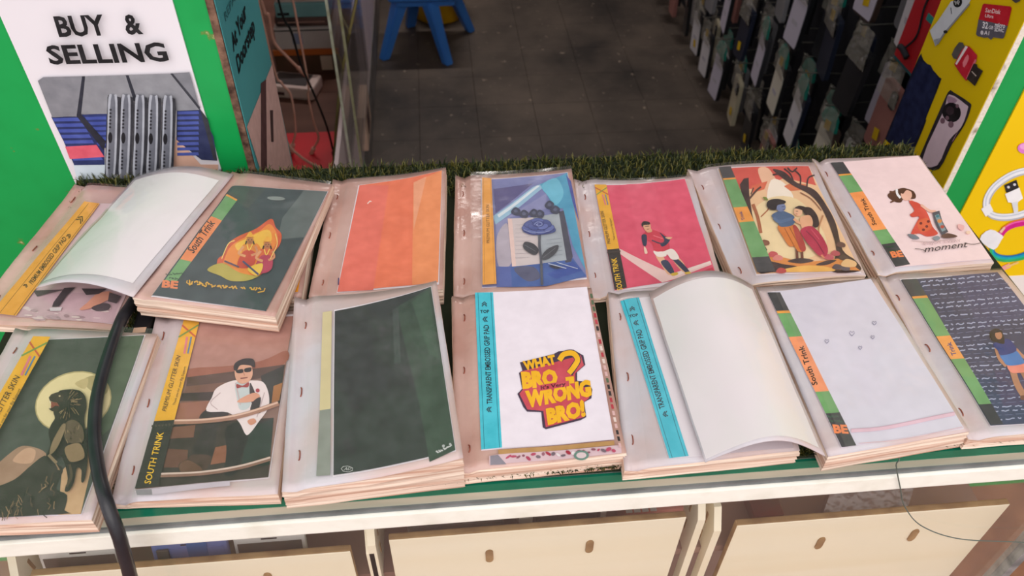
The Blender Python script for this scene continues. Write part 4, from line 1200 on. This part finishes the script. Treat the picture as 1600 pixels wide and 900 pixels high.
def art_b4(a):
    a.poly([(134, 101), (584, 76), (694, 690), (160, 730)], '#ece2ee')
    top_strip(a, [(134, 101), (207, 98), (244, 722), (159, 730)], [[(146, 101), (172, 728)], [(198, 99), (234, 722)]],
              ((204, 548), (190, 230)), (-22, 1), ((156, 184), (192, 182)), [(172, 138, 0, -1, 2), (166, 208, -1, 0, 2), (182, 572, -1, 0, 2)], (-1, -12))
    DK, RD, YL = '#4b3c4e', '#c8505c', '#f0b52c'
    out = [(316, 382), (452, 348), (470, 338), (530, 330), (570, 352), (578, 390), (545, 420), (545, 455), (590, 460), (606, 490), (602, 525), (574, 540), (582, 600), (560, 612), (420, 648), (408, 640), (402, 580), (345, 578), (330, 560), (306, 508), (325, 488), (312, 425), (326, 415)]
    a.poly(out, DK)
    a.poly([(318, 420), (560, 352), (572, 392), (538, 425), (538, 470), (600, 490), (592, 525), (566, 545), (574, 600), (420, 640), (410, 575), (346, 570), (314, 508), (332, 486)], RD)
    a.text('WHAT', (334, 414), (462, 386), (-8, -34), YL, .06)
    a.text('BRO', (326, 484), (470, 470), (-6, -58), YL, .07)
    a.line([(474, 372), (492, 350), (528, 345), (548, 370), (532, 400), (514, 428)], 27, DK, 5)
    a.line([(474, 374), (492, 350), (528, 345), (547, 370), (532, 400), (512, 426)], 21, YL, 5)
    a.poly([(498, 442), (532, 438), (534, 466), (502, 470)], YL)
    a.text('WRONG', (342, 560), (604, 512), (-6, -58), YL, .07)
    a.text('BRO!', (428, 628), (580, 592), (-8, -56), YL, .07)
    a.poly([(388, 476), (512, 456), (514, 478), (390, 498)], RD)
    a.text("It's Very", (400, 492), (500, 476), (-1, -14), '#5c2630', .03)
    # the page beneath showing under and beside the card
    a.poly([(228, 734), (692, 698), (694, 716), (230, 752)], '#b98f5e')
    a.poly([(192, 758), (230, 752), (720, 716), (722, 748), (192, 794)], '#d9bcc4')
    a.poly([(196, 758), (228, 754), (262, 792), (196, 795)], '#8e8894')
    r = random.Random(8)
    for k in range(22):
        x = 270 + k * 20; y = 770 - (x - 230) * .078
        a.ell(x, y + r.uniform(-9, 9), r.uniform(6, 15), r.uniform(4, 8), r.choice(['#b8506a', '#7a6a74', '#e6dade', '#94606e', '#a8384a']), r.uniform(-40, 40), 7)
    a.ell(562, 758, 30, 20, '#6c8a80'); a.ell(562, 758, 20, 12, '#d9c4c8')
    for k in range(24):
        t = k / 24
        x, y = 600 + 118 * t, 110 + 630 * t
        a.poly([(x - 6, y), (x + 4, y), (x + 8, y + 18), (x - 2, y + 18)], r.choice(['#b03c48', '#d8b0b0', '#5a6a52', '#3a3436', '#e2cdc8', '#c0505a']))
def art_b5(a):
    top_strip(a, [(105, 128), (180, 122), (386, 775), (306, 785)], [[(118, 127), (318, 783)], [(170, 124), (372, 777)]],
              ((292, 590), (192, 262)), (-22, 6), ((144, 212), (180, 206)), [(152, 164, -.2, -1, 2), (162, 238, -1, .2, 2), (284, 618, -1, .25, 2)], (-3, -12))
def art_b6(a):
    a.poly([(80, 107), (534, 48), (942, 702), (406, 788)], '#dcd7e6')
    trink(a, (80, 107), (406, 788), (137, 105), (470, 780), ((300, 510), (236, 338)), ((372, 724), (436, 726), (-8, -36)), cut=(0, .12, .285, .64, .78, 1), ora='#f29a6e', up=(-24, 6))
    scribble(a, (340, 652), (400, 652), 12, 8, '#4f6a58', 3, 6); scribble(a, (350, 672), (410, 672), 10, 8, '#4f6a58', 3, 7)
    a.line([(446, 716), (560, 708), (700, 684), (900, 642)], 15, '#e6c2d2', 4); a.line([(446, 708), (560, 700), (700, 676), (900, 634)], 3, '#cfa8bc', 4)
    a.line([(480, 772), (700, 750), (935, 700)], 3, '#e2c0c8', 3)
    for x, y, s in ((548, 242, 9), (450, 288, 11), (540, 305, 8), (340, 322, 9), (486, 350, 8)):
        a.line([(x, y + s), (x - s, y - s * .2), (x - s * .6, y - s), (x, y - s * .4), (x + s * .7, y - s), (x + s, y - s * .1), (x, y + s)], 2.2, '#7f7c9c')
def art_b7(a):
    a.poly([(76, 110), (500, 74), (1010, 715), (470, 748)], '#3d4364')
    a.poly([(300, 90), (500, 74), (640, 250), (420, 320)], '#474a70'); a.poly([(480, 500), (800, 460), (900, 620), (520, 660)], '#4a4266')
    r = random.Random(11)
    a.l += .0002
    first = True
    for k in range(34):
        t = k / 34
        lx, ly = 150 + 345 * t, 118 + 622 * t
        ex, ey = 506 + 480 * t, 86 + 622 * t
        big = k % 5 in (0, 1, 3)
        x = r.uniform(.0, .06)
        while x < .97:
            w = r.uniform(.05, .13)
            if .42 < x < .8 and .40 < t < .9 and r.random() < .8:
                x += w; continue
            p = lambda q, d: (lx + (ex - lx) * q + d * .25, ly + (ey - ly) * q + d)
            n = 4 if big else 2
            pts = [p(x + (w - .03) * i / n, r.uniform(-3, 3) if big else r.uniform(-1, 1)) for i in range(n + 1)]
            a.line(pts, 5 if big else 2, '#aab0cf' if big else '#767ca2')
            a.step = 0
            x += w
    a.step = .00005
    SK = '#b98468'
    a.line([(560, 500), (580, 560), (612, 615)], 28, SK, 4); a.line([(600, 495), (640, 560), (690, 610)], 26, '#a8765c', 4)
    a.smooth([(596, 612), (625, 612), (630, 628), (598, 630)], '#7a4c3e')
    a.line([(484, 400), (500, 445), (530, 478)], 16, SK, 4); a.line([(570, 405), (600, 435), (640, 452)], 15, SK, 4)
    a.smooth([(535, 470), (600, 462), (622, 500), (586, 508), (550, 506)], '#ee8f7c')
    a.smooth([(502, 425), (560, 405), (600, 445), (604, 468), (540, 476), (515, 455)], '#4a7cc0')
    a.smooth([(470, 385), (500, 368), (540, 362), (572, 402), (560, 420), (505, 432), (490, 410)], '#2f3c80')
    a.smooth([(455, 335), (480, 316), (510, 330), (520, 380), (490, 378), (462, 365)], '#201c2a')
    a.ell(494, 345, 15, 19, SK, -20); a.smooth([(470, 335), (485, 318), (510, 328), (490, 334)], '#201c2a')
    trink(a, (76, 110), (470, 748), (142, 106), (522, 744), ((312, 432), (286, 374)), None, cut=(0, .11, .375, .535, .855, 1), ora='#f2a65c', txt='Trink', txc='#4a4a86', up=(-20, 4), lo='#3a3540')

Q = {}
Q['a1'] = [(133, 317), (262, 322), (177, 507), (-12, 489)]
Q['a2'] = [(362, 290), (513, 300), (415, 487), (236, 464)]
Q['a3'] = [(560, 290), (691, 267), (686, 445), (526, 458)]
Q['a4'] = [(752, 281), (887, 269), (917, 437), (753, 451)]
Q['a5'] = [(928, 290), (1070, 279), (1117, 437), (960, 456)]
Q['a6'] = [(1120, 264), (1263, 260), (1346, 428), (1181, 431)]
Q['a7'] = [(1297, 254), (1434, 245), (1549, 406), (1398, 419)]
Q['b1'] = [(56, 532), (228, 524), (128, 806), (-107, 812)]
Q['b2'] = [(288, 502), (460, 492), (421, 748), (211, 769)]
Q['b3'] = [(522, 485), (674, 447), (713, 706), (520, 746)]
Q['b4'] = [(742, 459), (917, 449), (960, 688), (752, 705)]
Q['b5'] = [(970, 468), (1150, 455), (1240, 700), (1045, 717)]
Q['b6'] = [(1198, 457), (1360, 437), (1506, 671), (1314, 701)]
Q['b7'] = [(1405, 437), (1558, 426), (1742, 655), (1547, 667)]

album('a1', 'clear-sleeved album with orange grip pad strip, partly under a turned page', Q['a1'], (0, 240), 3, art_a1, plastic=M_sleeve2)
album('a2b', 'album with orange and maroon card buried under the flame print album', [(0, 0), (1, 0), (1, 1), (0, 1)], (0, 0), 1, art_a2b, plastic=M_sleeve2, film=False, nst=0)
album('a3', 'album open at a plain orange print, plastic sleeve lifted at its corner', Q['a3'], (480, 240), 3.6, art_a3, plastic=M_sleeve2)
album('a4', 'album open at a blue rose lying on an open book', Q['a4'], (690, 240), 3.912, art_a4, plastic=M_sleeve2)
album('a5', 'album open at a red print of a footballer by a white line', Q['a5'], (900, 260), 4.092, art_a5)
album('a6', 'album open at a painted couple under glowing autumn trees', Q['a6'], (1060, 230), 3.913, art_a6, dip=.005)
album('a7', 'album open at a pink moment print of a girl with skateboard', Q['a7'], (1260, 230), 3.912, art_a7, dip=.005, film=False)
album('b1', 'album open at a roaring lion on a rock before the moon', Q['b1'], (0, 490), 2.5, art_b1)
album('b2', 'album open at a man in white dinner jacket and sunglasses', Q['b2'], (160, 460), 2.572, art_b2)
album('b3', 'thick album open at a plain dark print with a curled corner', Q['b3'], (430, 430), 2.5, art_b3)
album('b4', 'album with white card lettered WHAT BRO in yellow', Q['b4'], (690, 420), 2.572, art_b4, film=False, plastic=M_sleeve2)
album('b5', 'album with cyan strip, half hidden under a blank turned page', Q['b5'], (930, 420), 2.647, art_b5)
B6 = album('b6', 'album open at a pale lilac print with tiny hearts, one page turned back', Q['b6'], (1170, 420), 2.811, art_b6, dip=0, nst=0)
album('b7', 'album open at a dark blue lettered print of a woman in shorts', Q['b7'], (1380, 400), 2.8125, art_b7)
A2 = album('a2', 'tilted thick album open at two figures in a flame, one page turned back', Q['a2'], (200, 240), 3, art_a2, base=.9245, dip=.002, nst=0, plastic=M_sleeve2)
for key, root in (('f2', A2), ('f6', B6)):
    Pf = surface(key)
    s = page_sheet('turned_page', Pf, root, M_sleeve)
    vs, fs = grid(Pf, 20, 20, AL[key][4], .0006)
    mk('blank_paper', vs, fs, M_blank, s, smooth=True)
    vs, fs = grid(Pf, 20, 20, [(.004, .996), (.99, .996), (.99, .004), (.004, .004)], .0022)
    mk('sleeve_film', vs, fs, M_film, s, smooth=True)

# black cable over the front albums
tag(tube('black_cable', [(-.315, .668, .909), (-.322, .63, .910), (-.3215, .60, .918), (-.3195, .569, .9290), (-.319, .52, .9305), (-.316, .475, .9305), (-.307, .432, .9305), (-.293, .393, .9300), (-.2795, .364, .927), (-.2745, .350, .905), (-.278, .345, .87), (-.285, .345, .82), (-.29, .348, .7), (-.29, .35, .45), (-.29, .345, .15), (-.28, .30, .012), (-.2, .2, .006)],
         .0056, mat('black_rubber', '#24242a', '#2e2e34', 60, .35, .5), n=12), 'thick black cable running over the lion album and off the counter', 'cable')
t = thing('gap_shade_block', 'small black adapter for the shade in the gap beside the black cable', 'filler', (-.302, .6, .9035))  # black block standing in for the shade in the hole between the albums
mbox('body', (-.3135, -.2965, .560, .632, .9035, .917), mat('gap_shade_black', '#17171a', rough=.4), t, .003)
mbox('tan_plate', (-.311, -.299, .563, .570, .917, .9174), mat('gap_plate_tan', '#c9a088', rough=.5), t)
# ------------------------------------------------------------------ inside the shop: low cabinet with stock
M_panel = mat('pinkish_white_panel', '#ecd8dc', '#e2ccd2', 5, .45, .4)
M_skirt = mat('grey_skirting', '#8c8583', '#6f6966', 14, .7, .2)
M_wood = mat('brown_wood_shelf', '#6e4a3e', '#5a3a30', 4, .55, .3, .1, 60, stretch=(.3, 3, 1))
CB = thing('low_cabinet', 'low open-topped cabinet with pinkish white side panel along the shop floor', 'cabinet', (-.45, 2.4, 0))
mbox('skirting', (-.236, -.225, 1.3, 3.4, 0, .14), M_skirt, CB)
mbox('side_panel', (-.236, -.227, 1.3, 3.4, .14, .47), M_panel, CB)
mbox('shelf_board', (-.96, -.236, 1.3, 3.4, .2, .22), M_wood, CB)
mbox('end_panel', (-.96, -.236, 3.4, 3.42, 0, .42), M_panel, CB)
mbox('rear_panel', (-.98, -.96, 1.3, 3.42, 0, 1.0), M_wood, CB)
t = thing('switch_box', 'cream switch box with a dark square on the cabinet side', 'box', (-.21, 2.02, .2))
mbox('cover', (-.2268, -.205, 1.93, 2.11, .19, .30), mat('cream_cover', '#d8b8a4', rough=.5), t, .004)
mbox('socket', (-.2055, -.2035, 1.98, 2.05, .215, .275), mat('dark_socket', '#4a2c2c', rough=.5), t)
def rbox(name, label, cat, b, m, bev=.003, extra=None):
    t = thing(name, label, cat, ((b[0] + b[1]) / 2, (b[2] + b[3]) / 2, b[4]))
    mbox('body', b, m, t, bev)
    if extra:
        extra(t)
    return t
rbox('carton', 'long dark brown carton with orange edge at the bottom of the stock stack', 'carton', (-.50, -.30, 2.33, 2.6, .22, .302), mat('brown_carton', '#6a4a3c', '#59402f', 12, .7), extra=lambda t: (mbox('orange_edge', (-.50, -.30, 2.326, 2.331, .284, .302), mat('orange_tape', '#c9682e', rough=.5), t), mbox('end_flap', (-.36, -.325, 2.326, 2.331, .232, .278), mat('flap_cream', '#d9bfae', rough=.6), t)))
rbox('carton', 'white printed carton with blue mark in the stock stack', 'carton', (-.485, -.315, 2.33, 2.58, .302, .371), mat('white_carton', '#cfc4c2', '#bdb1b0', 9, .6), extra=lambda t: (mbox('blue_mark', (-.435, -.405, 2.3285, 2.331, .32, .355), mat('blue_mark', '#8f96b4', rough=.6), t), mbox('lid_gap', (-.485, -.315, 2.3285, 2.331, .362, .365), M_dark, t)))
rbox('black_pouch', 'crumpled black and brown pouch in the middle of the stock stack', 'pouch', (-.48, -.31, 2.335, 2.56, .371, .405), mat('black_pouch_cloth', '#33282a', '#6a4f4a', 22, .6, .3, .6, 40), .012, lambda t: mbox('zip', (-.47, -.33, 2.3335, 2.3355, .386, .389), mat('zip_rose', '#b08a80', rough=.5), t))
rbox('carton', 'pale teal carton in the stock stack', 'carton', (-.47, -.31, 2.33, 2.57, .405, .447), mat('pale_teal_carton', '#7fb0b4', '#74a3a8', 8, .5), extra=lambda t: mbox('print', (-.465, -.43, 2.3285, 2.331, .412, .420), M_dark, t))
rbox('paper_pile', 'pile of pinkish papers on top of the teal carton', 'papers', (-.465, -.305, 2.34, 2.58, .447, .48), mat('pinkish_paper', '#d5bcb8', '#c4a6a2', 14, .7, stretch=(1, 1, 60)), .002, lambda t: mbox('red_print', (-.42, -.37, 2.338, 2.341, .455, .475), mat('red_print', '#b06a64', rough=.6), t))
t = thing('charger_unit', 'white charger unit with dark top lying on the cabinet shelf', 'charger', (-.43, 2.22, .22), rot=(0, 0, R(-14)))
mbox('case', (-.07, .07, -.045, .045, 0, .04), mat('pinkish_white_plastic', '#e2c9c4', rough=.35), t, .008, False)
mbox('dark_lid', (-.062, .045, -.03, .035, .04, .0415), mat('charcoal_lid', '#4b4546', rough=.4), t, world=False)
mbox('front_port', (-.05, -.02, -.0465, -.0445, .012, .022), MATS['dark_socket'], t, world=False)
t = thing('red_box', 'flat bright red box on the brown cabinet shelf', 'box', (-.36, 1.87, .22))
mbox('body', (-.43, -.285, 1.74, 1.955, .22, .245), mat('bright_red', '#d8202e', '#c41a28', 7, .45), t, .003)
mbox('lid_line', (-.4305, -.2845, 1.7395, 1.9555, .236, .2372), mat('dark_red', '#8a141c', rough=.5), t)
def cable(pts, r, m, label, plug=None):
    t = thing('charging_cable', label, 'cable', pts[-1], 'cables hanging over the cabinet')
    tube('cord', pts, r, m, t)
    d = (Vector(pts[-1]) - Vector(pts[-2])).normalized()
    p = Vector(pts[-1])
    tube('plug', [p, p + d * .012, p + d * .03], plug or .006, m, t, 8, 2)
M_pk = mat('pinkish_cord', '#e2ae9e', '#d89e8e', 30, .4)
cable([(-.395, 1.75, .95), (-.395, 1.75, .72), (-.395, 1.75, .676), (-.39, 1.75, .63), (-.403, 1.75, .55), (-.407, 1.75, .482), (-.398, 1.75, .41), (-.386, 1.75, .344), (-.361, 1.75, .304), (-.332, 1.75, .276)], .0035, M_pk, 'pinkish cable by the teal poster reaching down to the red box')
cable([(-.425, 1.95, .95), (-.421, 1.95, .631), (-.411, 1.95, .589), (-.411, 1.95, .521), (-.384, 1.95, .475), (-.364, 1.95, .447)], .004, M_pk, 'pinkish cable ending in the air above the white charger unit')
cable([(-.41, 1.85, .95), (-.404, 1.85, .521), (-.392, 1.85, .459), (-.375, 1.85, .421), (-.38, 1.85, .326), (-.395, 1.85, .277)], .003, M_pk, 'pinkish cable hanging straight past the charger unit front')
cable([(-.33, 1.85, .95), (-.326, 1.85, .492), (-.332, 1.85, .42), (-.33, 1.85, .344), (-.325, 1.85, .294), (-.342, 1.85, .262)], .003, M_pk, 'pinkish cable with white plug hanging over the red box')
cable([(-.352, 1.8, .95), (-.35, 1.8, .684), (-.335, 1.8, .619), (-.327, 1.8, .536), (-.309, 1.8, .457), (-.291, 1.8, .364), (-.284, 1.8, .28)], .0028, mat('black_cord', '#1b1a1c', rough=.4), 'thin black cable hanging in front of the stock stack')
M_clear = film_mat('loose_glass', '#d9d4cc', .02, .06, 0)
M_oedge = mat('olive_glass_edge', '#8f8a68', '#a9a488', 40, .25, .5)
for x, lab in ((-.217, 'upright glass pane with pale edge standing by the cabinet shelf'), (-.192, 'upright glass pane with olive edge outside the first one')):
    t = thing('spare_glass_sheet', lab, 'glass pane', (x, 1.8, .42), 'glass panes by the cabinet')
    mbox('pane', (x - .0025, x + .0025, 1.603, 2.05, .37, 1.0), M_clear, t)
    mbox('front_edge', (x - .0028, x + .0028, 1.598, 1.603, .20, 1.0), M_oedge if x > -.2 else mat('pale_glass_edge', '#cfd0c0', '#b0ac96', 40, .25), t)
mk_strip = tube('wooden_strip', [(-.13, 1.7, .86), (-.166, 1.7, .737), (-.204, 1.7, .618), (-.24, 1.7, .48), (-.29, 1.7, .222)], .0035, mat('olive_strip', '#8a7c4e', rough=.6), None, 6, 3)
tag(mk_strip, 'thin olive strip leaning across the glass panes', 'strip')

# blue plastic chair and yellow tub
M_blue = mat('blue_plastic', '#4384da', '#3c7bd0', 6, .38, .45)
CH = thing('plastic_chair', 'small blue plastic chair with splayed legs on the dark floor', 'chair', (-.03, 2.93, 0))
def leg(f, tp):
    f, tp = Vector(f), Vector(tp)
    d = (tp - f)
    side = Vector((d.y, -d.x, 0)).normalized() if Vector((d.x, d.y, 0)).length > .01 else Vector((1, 0, 0))
    out = Vector((-d.x, -d.y, 0)).normalized()
    vs, fs = [], []
    for k, (p, w, th) in enumerate(((f, .019, .016), (f + d * .5, .022, .020), (tp, .030, .026))):
        for a, b in ((-1, -1), (-.8, 1), (.8, 1), (1, -1)):
            vs.append(p + side * w * a + out * th * b)
    for k in range(2):
        for i in range(4):
            fs.append((k * 4 + i, k * 4 + (i + 1) % 4, k * 4 + 4 + (i + 1) % 4, k * 4 + 4 + i))
    fs += [(3, 2, 1, 0), (8, 9, 10, 11)]
    o = mk('leg', vs, fs, M_blue, CH)
    bm = bmesh.new(); bm.from_mesh(o.data)
    bmesh.ops.recalc_face_normals(bm, faces=bm.faces)
    bmesh.ops.bevel(bm, geom=bm.edges[:], offset=.004, segments=2, affect='EDGES')
    bm.to_mesh(o.data); bm.free()
leg((.042, 2.767, 0), (-.022, 2.865, .235))
leg((-.199, 2.822, 0), (-.112, 2.885, .235))
leg((.141, 3.031, 0), (.052, 2.975, .235))
leg((-.10, 3.086, 0), (-.06, 2.995, .235))
o = mbox('seat', (-.165, .105, 2.80, 3.07, .225, .268), M_blue, CH, .018, seg=3)
o = mbox('apron', (-.14, .08, 2.83, 3.04, .195, .228), M_blue, CH, .012)
vs, fs = [], []
for i in range(13):
    u = -1 + i / 6
    for z, ins in ((.25, 0), (.40, .01), (.52, .035)):
        for th in (0, .014):
            vs.append((-.03 + u * (.12 - ins * .6), 3.050 + .012 * (1 - u * u) + (z - .25) * .06 + th, z - (.03 * u * u if z > .5 else 0)))
for i in range(12):
    b0, b1 = i * 6, (i + 1) * 6
    for k in (0, 2):
        fs.append((b0 + k, b1 + k, b1 + k + 2, b0 + k + 2)); fs.append((b0 + k + 1, b0 + k + 3, b1 + k + 3, b1 + k + 1))
    fs.append((b0 + 4, b1 + 4, b1 + 5, b0 + 5))
mk('backrest', vs, fs, M_blue, CH, smooth=True)
def lathe(name, prof, c, m, parent, n=32):
    vs, fs = [], []
    for r, z in prof:
        for k in range(n):
            q = 2 * math.pi * k / n
            vs.append((c[0] + r * math.cos(q), c[1] + r * math.sin(q), c[2] + z))
    for i in range(len(prof) - 1):
        for k in range(n):
            fs.append((i * n + k, i * n + (k + 1) % n, (i + 1) * n + (k + 1) % n, (i + 1) * n + k))
    return mk(name, vs, fs, m, parent, smooth=True)
M_ytub = mat('yellow_plastic', '#eeb40a', '#e6aa06', 5, .4, .4)
t = thing('yellow_tub', 'round yellow plastic tub standing behind the blue chair', 'tub', (.02, 3.192, 0))
lathe('wall', [(.0, .003), (.098, .0), (.104, .004), (.110, .19), (.106, .19), (.100, .008), (0, .007)], (.02, 3.192, 0), M_ytub, t)
lathe('rim', [(.109, .184), (.115, .186), (.115, .196), (.106, .196)], (.02, 3.192, 0), M_ytub, t)
t = thing('small_bottle', 'tiny dark bottle with white cap and teal base near the cabinet top', 'bottle', (-.2315, 2.62, .47))
lathe('body', [(0, 0), (.014, .001), (.014, .05), (.006, .06), (0, .06)], (-.2315, 2.62, .47), mat('bottle_dark', '#1d2a2a', rough=.3), t, 16)
lathe('cap', [(.008, .06), (.008, .075), (0, .076)], (-.2315, 2.62, .47), mat('bottle_cap', '#e6ddd8', rough=.4), t, 16)
lathe('base_band', [(.0146, .002), (.0146, .018)], (-.2315, 2.62, .47), mat('bottle_teal', '#128a78', rough=.4), t, 16)

# ------------------------------------------------------------------ phone case packs hanging on the shop wall
def mesh_of(o):
    me = o.data
    bpy.data.objects.remove(o)
    return me
def plate(pts, x0, x1, m, name):
    n = len(pts)
    vs = [(x0, y, z) for y, z in pts] + [(x1, y, z) for y, z in pts]
    fs = [tuple(range(n))[::-1], tuple(range(n, 2 * n))] + [(k, (k + 1) % n, (k + 1) % n + n, k + n) for k in range(n)]
    return mesh_of(mk(name, vs, fs, m))
def rrect(w, z0, z1, r, n=4):
    o = []
    for cx, cz, a0 in ((w - r, z1 - r, 0), (-w + r, z1 - r, 90), (-w + r, z0 + r, 180), (w - r, z0 + r, 270)):
        for k in range(n + 1):
            q = R(a0 + 90 * k / n)
            o.append((cx + r * math.cos(q), cz + r * math.sin(q)))
    return o
CASE = {}
for nm, c, c2 in (('black', '#1d1e22', '#26272c'), ('charcoal', '#33343a', '#2b2c33'), ('navy', '#262c40', '#1f2436'), ('brown', '#4a3a34', '#3c2f2b'), ('cream', '#c4bca4', '#b5ac94'), ('grey', '#8a8a90', '#78787e'), ('rose', '#a4706a', '#93625e')):
    CASE[nm] = plate(rrect(.037, -.205, -.050, .010), -.006, .006, mat('case_' + nm, c, c2, 9, .35, .45), 'phone_case')
INSERT = {}
for nm, c in (('white', '#d4d2da'), ('ivory', '#d6d2c6'), ('pale lilac', '#c4bfd2')):
    INSERT[nm] = plate([(-.032, -.200), (.032, -.200), (.034, -.19), (.034, -.062), (.028, -.056), (.006, -.056), (.004, -.075), (-.010, -.078), (-.030, -.086), (-.034, -.10), (-.034, -.19)], -.0078, -.0062, mat('insert_' + nm.replace(' ', '_'), c, rough=.5), 'insert')
TEXTL = plate([(-.014, -.150), (.016, -.150), (.016, -.138), (-.014, -.138)], -.0082, -.0079, mat('insert_faint_print', '#b4b2c0', rough=.6), 'insert_print')
CAMB = plate(rrect(.012, -.094, -.058, .006), -.0095, -.006, mat('camera_glass', '#0c0c0f', '#3a3a42', 60, .15, .5), 'camera_window')
LENS = plate([(.004 * math.cos(R(30 * k)), -.067 + .004 * math.sin(R(30 * k))) for k in range(12)], -.0105, -.0095, mat('lens_grey', '#7a7a84', rough=.3), 'lens')
STK = plate([(-.012, -.06), (.012, -.064), (.013, -.04), (-.011, -.036)], -.0125, -.012, mat('yellow_sticker', '#d8b614', '#c9a400', 30, .5), 'price_sticker')
STK2 = plate([(-.016, -.175), (.004, -.18), (.008, -.155), (-.012, -.15)], -.0090, -.0085, MATS['yellow_sticker'], 'price_sticker')
HDR = plate([(-.040, -.05), (-.034, -.020), (-.015, -.006), (.008, -.004), (.030, -.016), (.040, -.045), (.030, -.052), (0, -.056), (-.03, -.056)], -.010, -.0085, mat('teal_header', '#0f8f80', '#0b7a70', 15, .4, .4), 'header_card')
RODM = mesh_of(tube('hook', [(.11, 0, .004), (.02, 0, .004), (-.03, 0, .004), (-.034, 0, .012)], .0018, mat('hook_metal', '#8b8a84', rough=.3, metal=.7), None, 6, 2))
def pouch_mesh(seed):
    vs, fs = [], []
    for j in range(9):
        for i in range(7):
            y, z = -.042 + .084 * i / 6, -.0 - .085 * j / 8
            k = 1 - j / 8
            vs.append((-.011 - .014 * k * abs(noise.noise(Vector((i * .9, j * .9, seed)))) - .003, y * (1 - .25 * k) + .004 * noise.noise(Vector((i, j, seed + 3))), z))
    for j in range(8):
        for i in range(6):
            q = j * 7 + i
            fs.append((q, q + 1, q + 8, q + 7))
    return mesh_of(mk('pouch_top', vs, fs, film_mat('crumpled_pouch', '#c9c6bc', .32, .18, .6, 90)))
POUCH = [pouch_mesh(s) for s in (1, 8, 15)]
def inst(name, me, parent):
    o = bpy.data.objects.new(name, me)
    COL.objects.link(o)
    o.parent = parent
    return o
rnd = random.Random(21)
ROWS = [(.300, 'lowest'), (.513, 'second'), (.726, 'third'), (.939, 'fourth')]
for ri, (zt, rname) in enumerate(ROWS):
    y = 1.22 + .03 * (ri % 2)
    k = 0
    while y < 3.35:
        zl = .83 - (y - 1.44) * .458
        if zt - .21 < zl + .10:
            kind = rnd.choice(['black', 'charcoal', 'navy', 'black', 'charcoal', 'black', 'brown', 'grey', 'cream', 'rose'])
            ins = rnd.choice([None, None, 'white', 'white', 'ivory', 'pale lilac']) if kind in ('black', 'charcoal', 'navy', 'brown') else None
            teal = rnd.random() < .34
            yel = rnd.random() < .62
            desc = ('%s phone case' % kind) + (' with %s insert' % ins if ins else '') + (', teal header' if teal else '') + (', yellow sticker' if yel and not teal else '')
            t = thing('case_pack', '%s, %s rack row, %s from doorway' % (desc, rname, ordinal(k)), 'phone case', (.928 + .044 * (k % 2) + rnd.uniform(-.006, .006), y, zt), 'phone case packs on the wall rack', (R(rnd.uniform(-2.5, 2.5)), R(rnd.uniform(-3, 3)), R(rnd.uniform(-9, 9))))
            inst('phone_case', CASE[kind], t)
            if ins:
                q = inst('insert', INSERT[ins], t); inst('insert_print', TEXTL, q)
            else:
                q = inst('camera_window', CAMB, t); q.location.y = -.018; inst('lens', LENS, q)
            if teal:
                inst('header_card', HDR, t)
            inst('pouch_top', rnd.choice(POUCH), t)
            if yel:
                inst('price_sticker', rnd.choice((STK, STK2)), t)
            inst('hook', RODM, t)
        k += 1
        y += rnd.uniform(.074, .084)
t = thing('earphone_pack', 'red earphone pack with black earbud beside the yellow door poster', 'pack', (.90, 1.33, .80))
mbox('card', (.898, .902, 1.285, 1.375, .745, .90), mat('red_pack_card', '#c9222c', '#b81c26', 8, .4), t, .001)
mbox('tray_edge', (.902, .915, 1.278, 1.382, .735, .91), mat('teal_grey_tray', '#2f6a74', rough=.4), t, .003)
tube('earbud_cord', [(.8965, 1.33, .90), (.8965, 1.335, .86), (.8965, 1.325, .81), (.894, 1.345, .772)], .002, M_dark, t)
tube('earbud', [(.894, 1.36, .770), (.892, 1.345, .772), (.894, 1.325, .765)], .006, M_dark, t)
mbox('teal_mark', (.8965, .8982, 1.295, 1.318, .845, .857), mat('teal_mark', '#2a9a94', rough=.4), t)
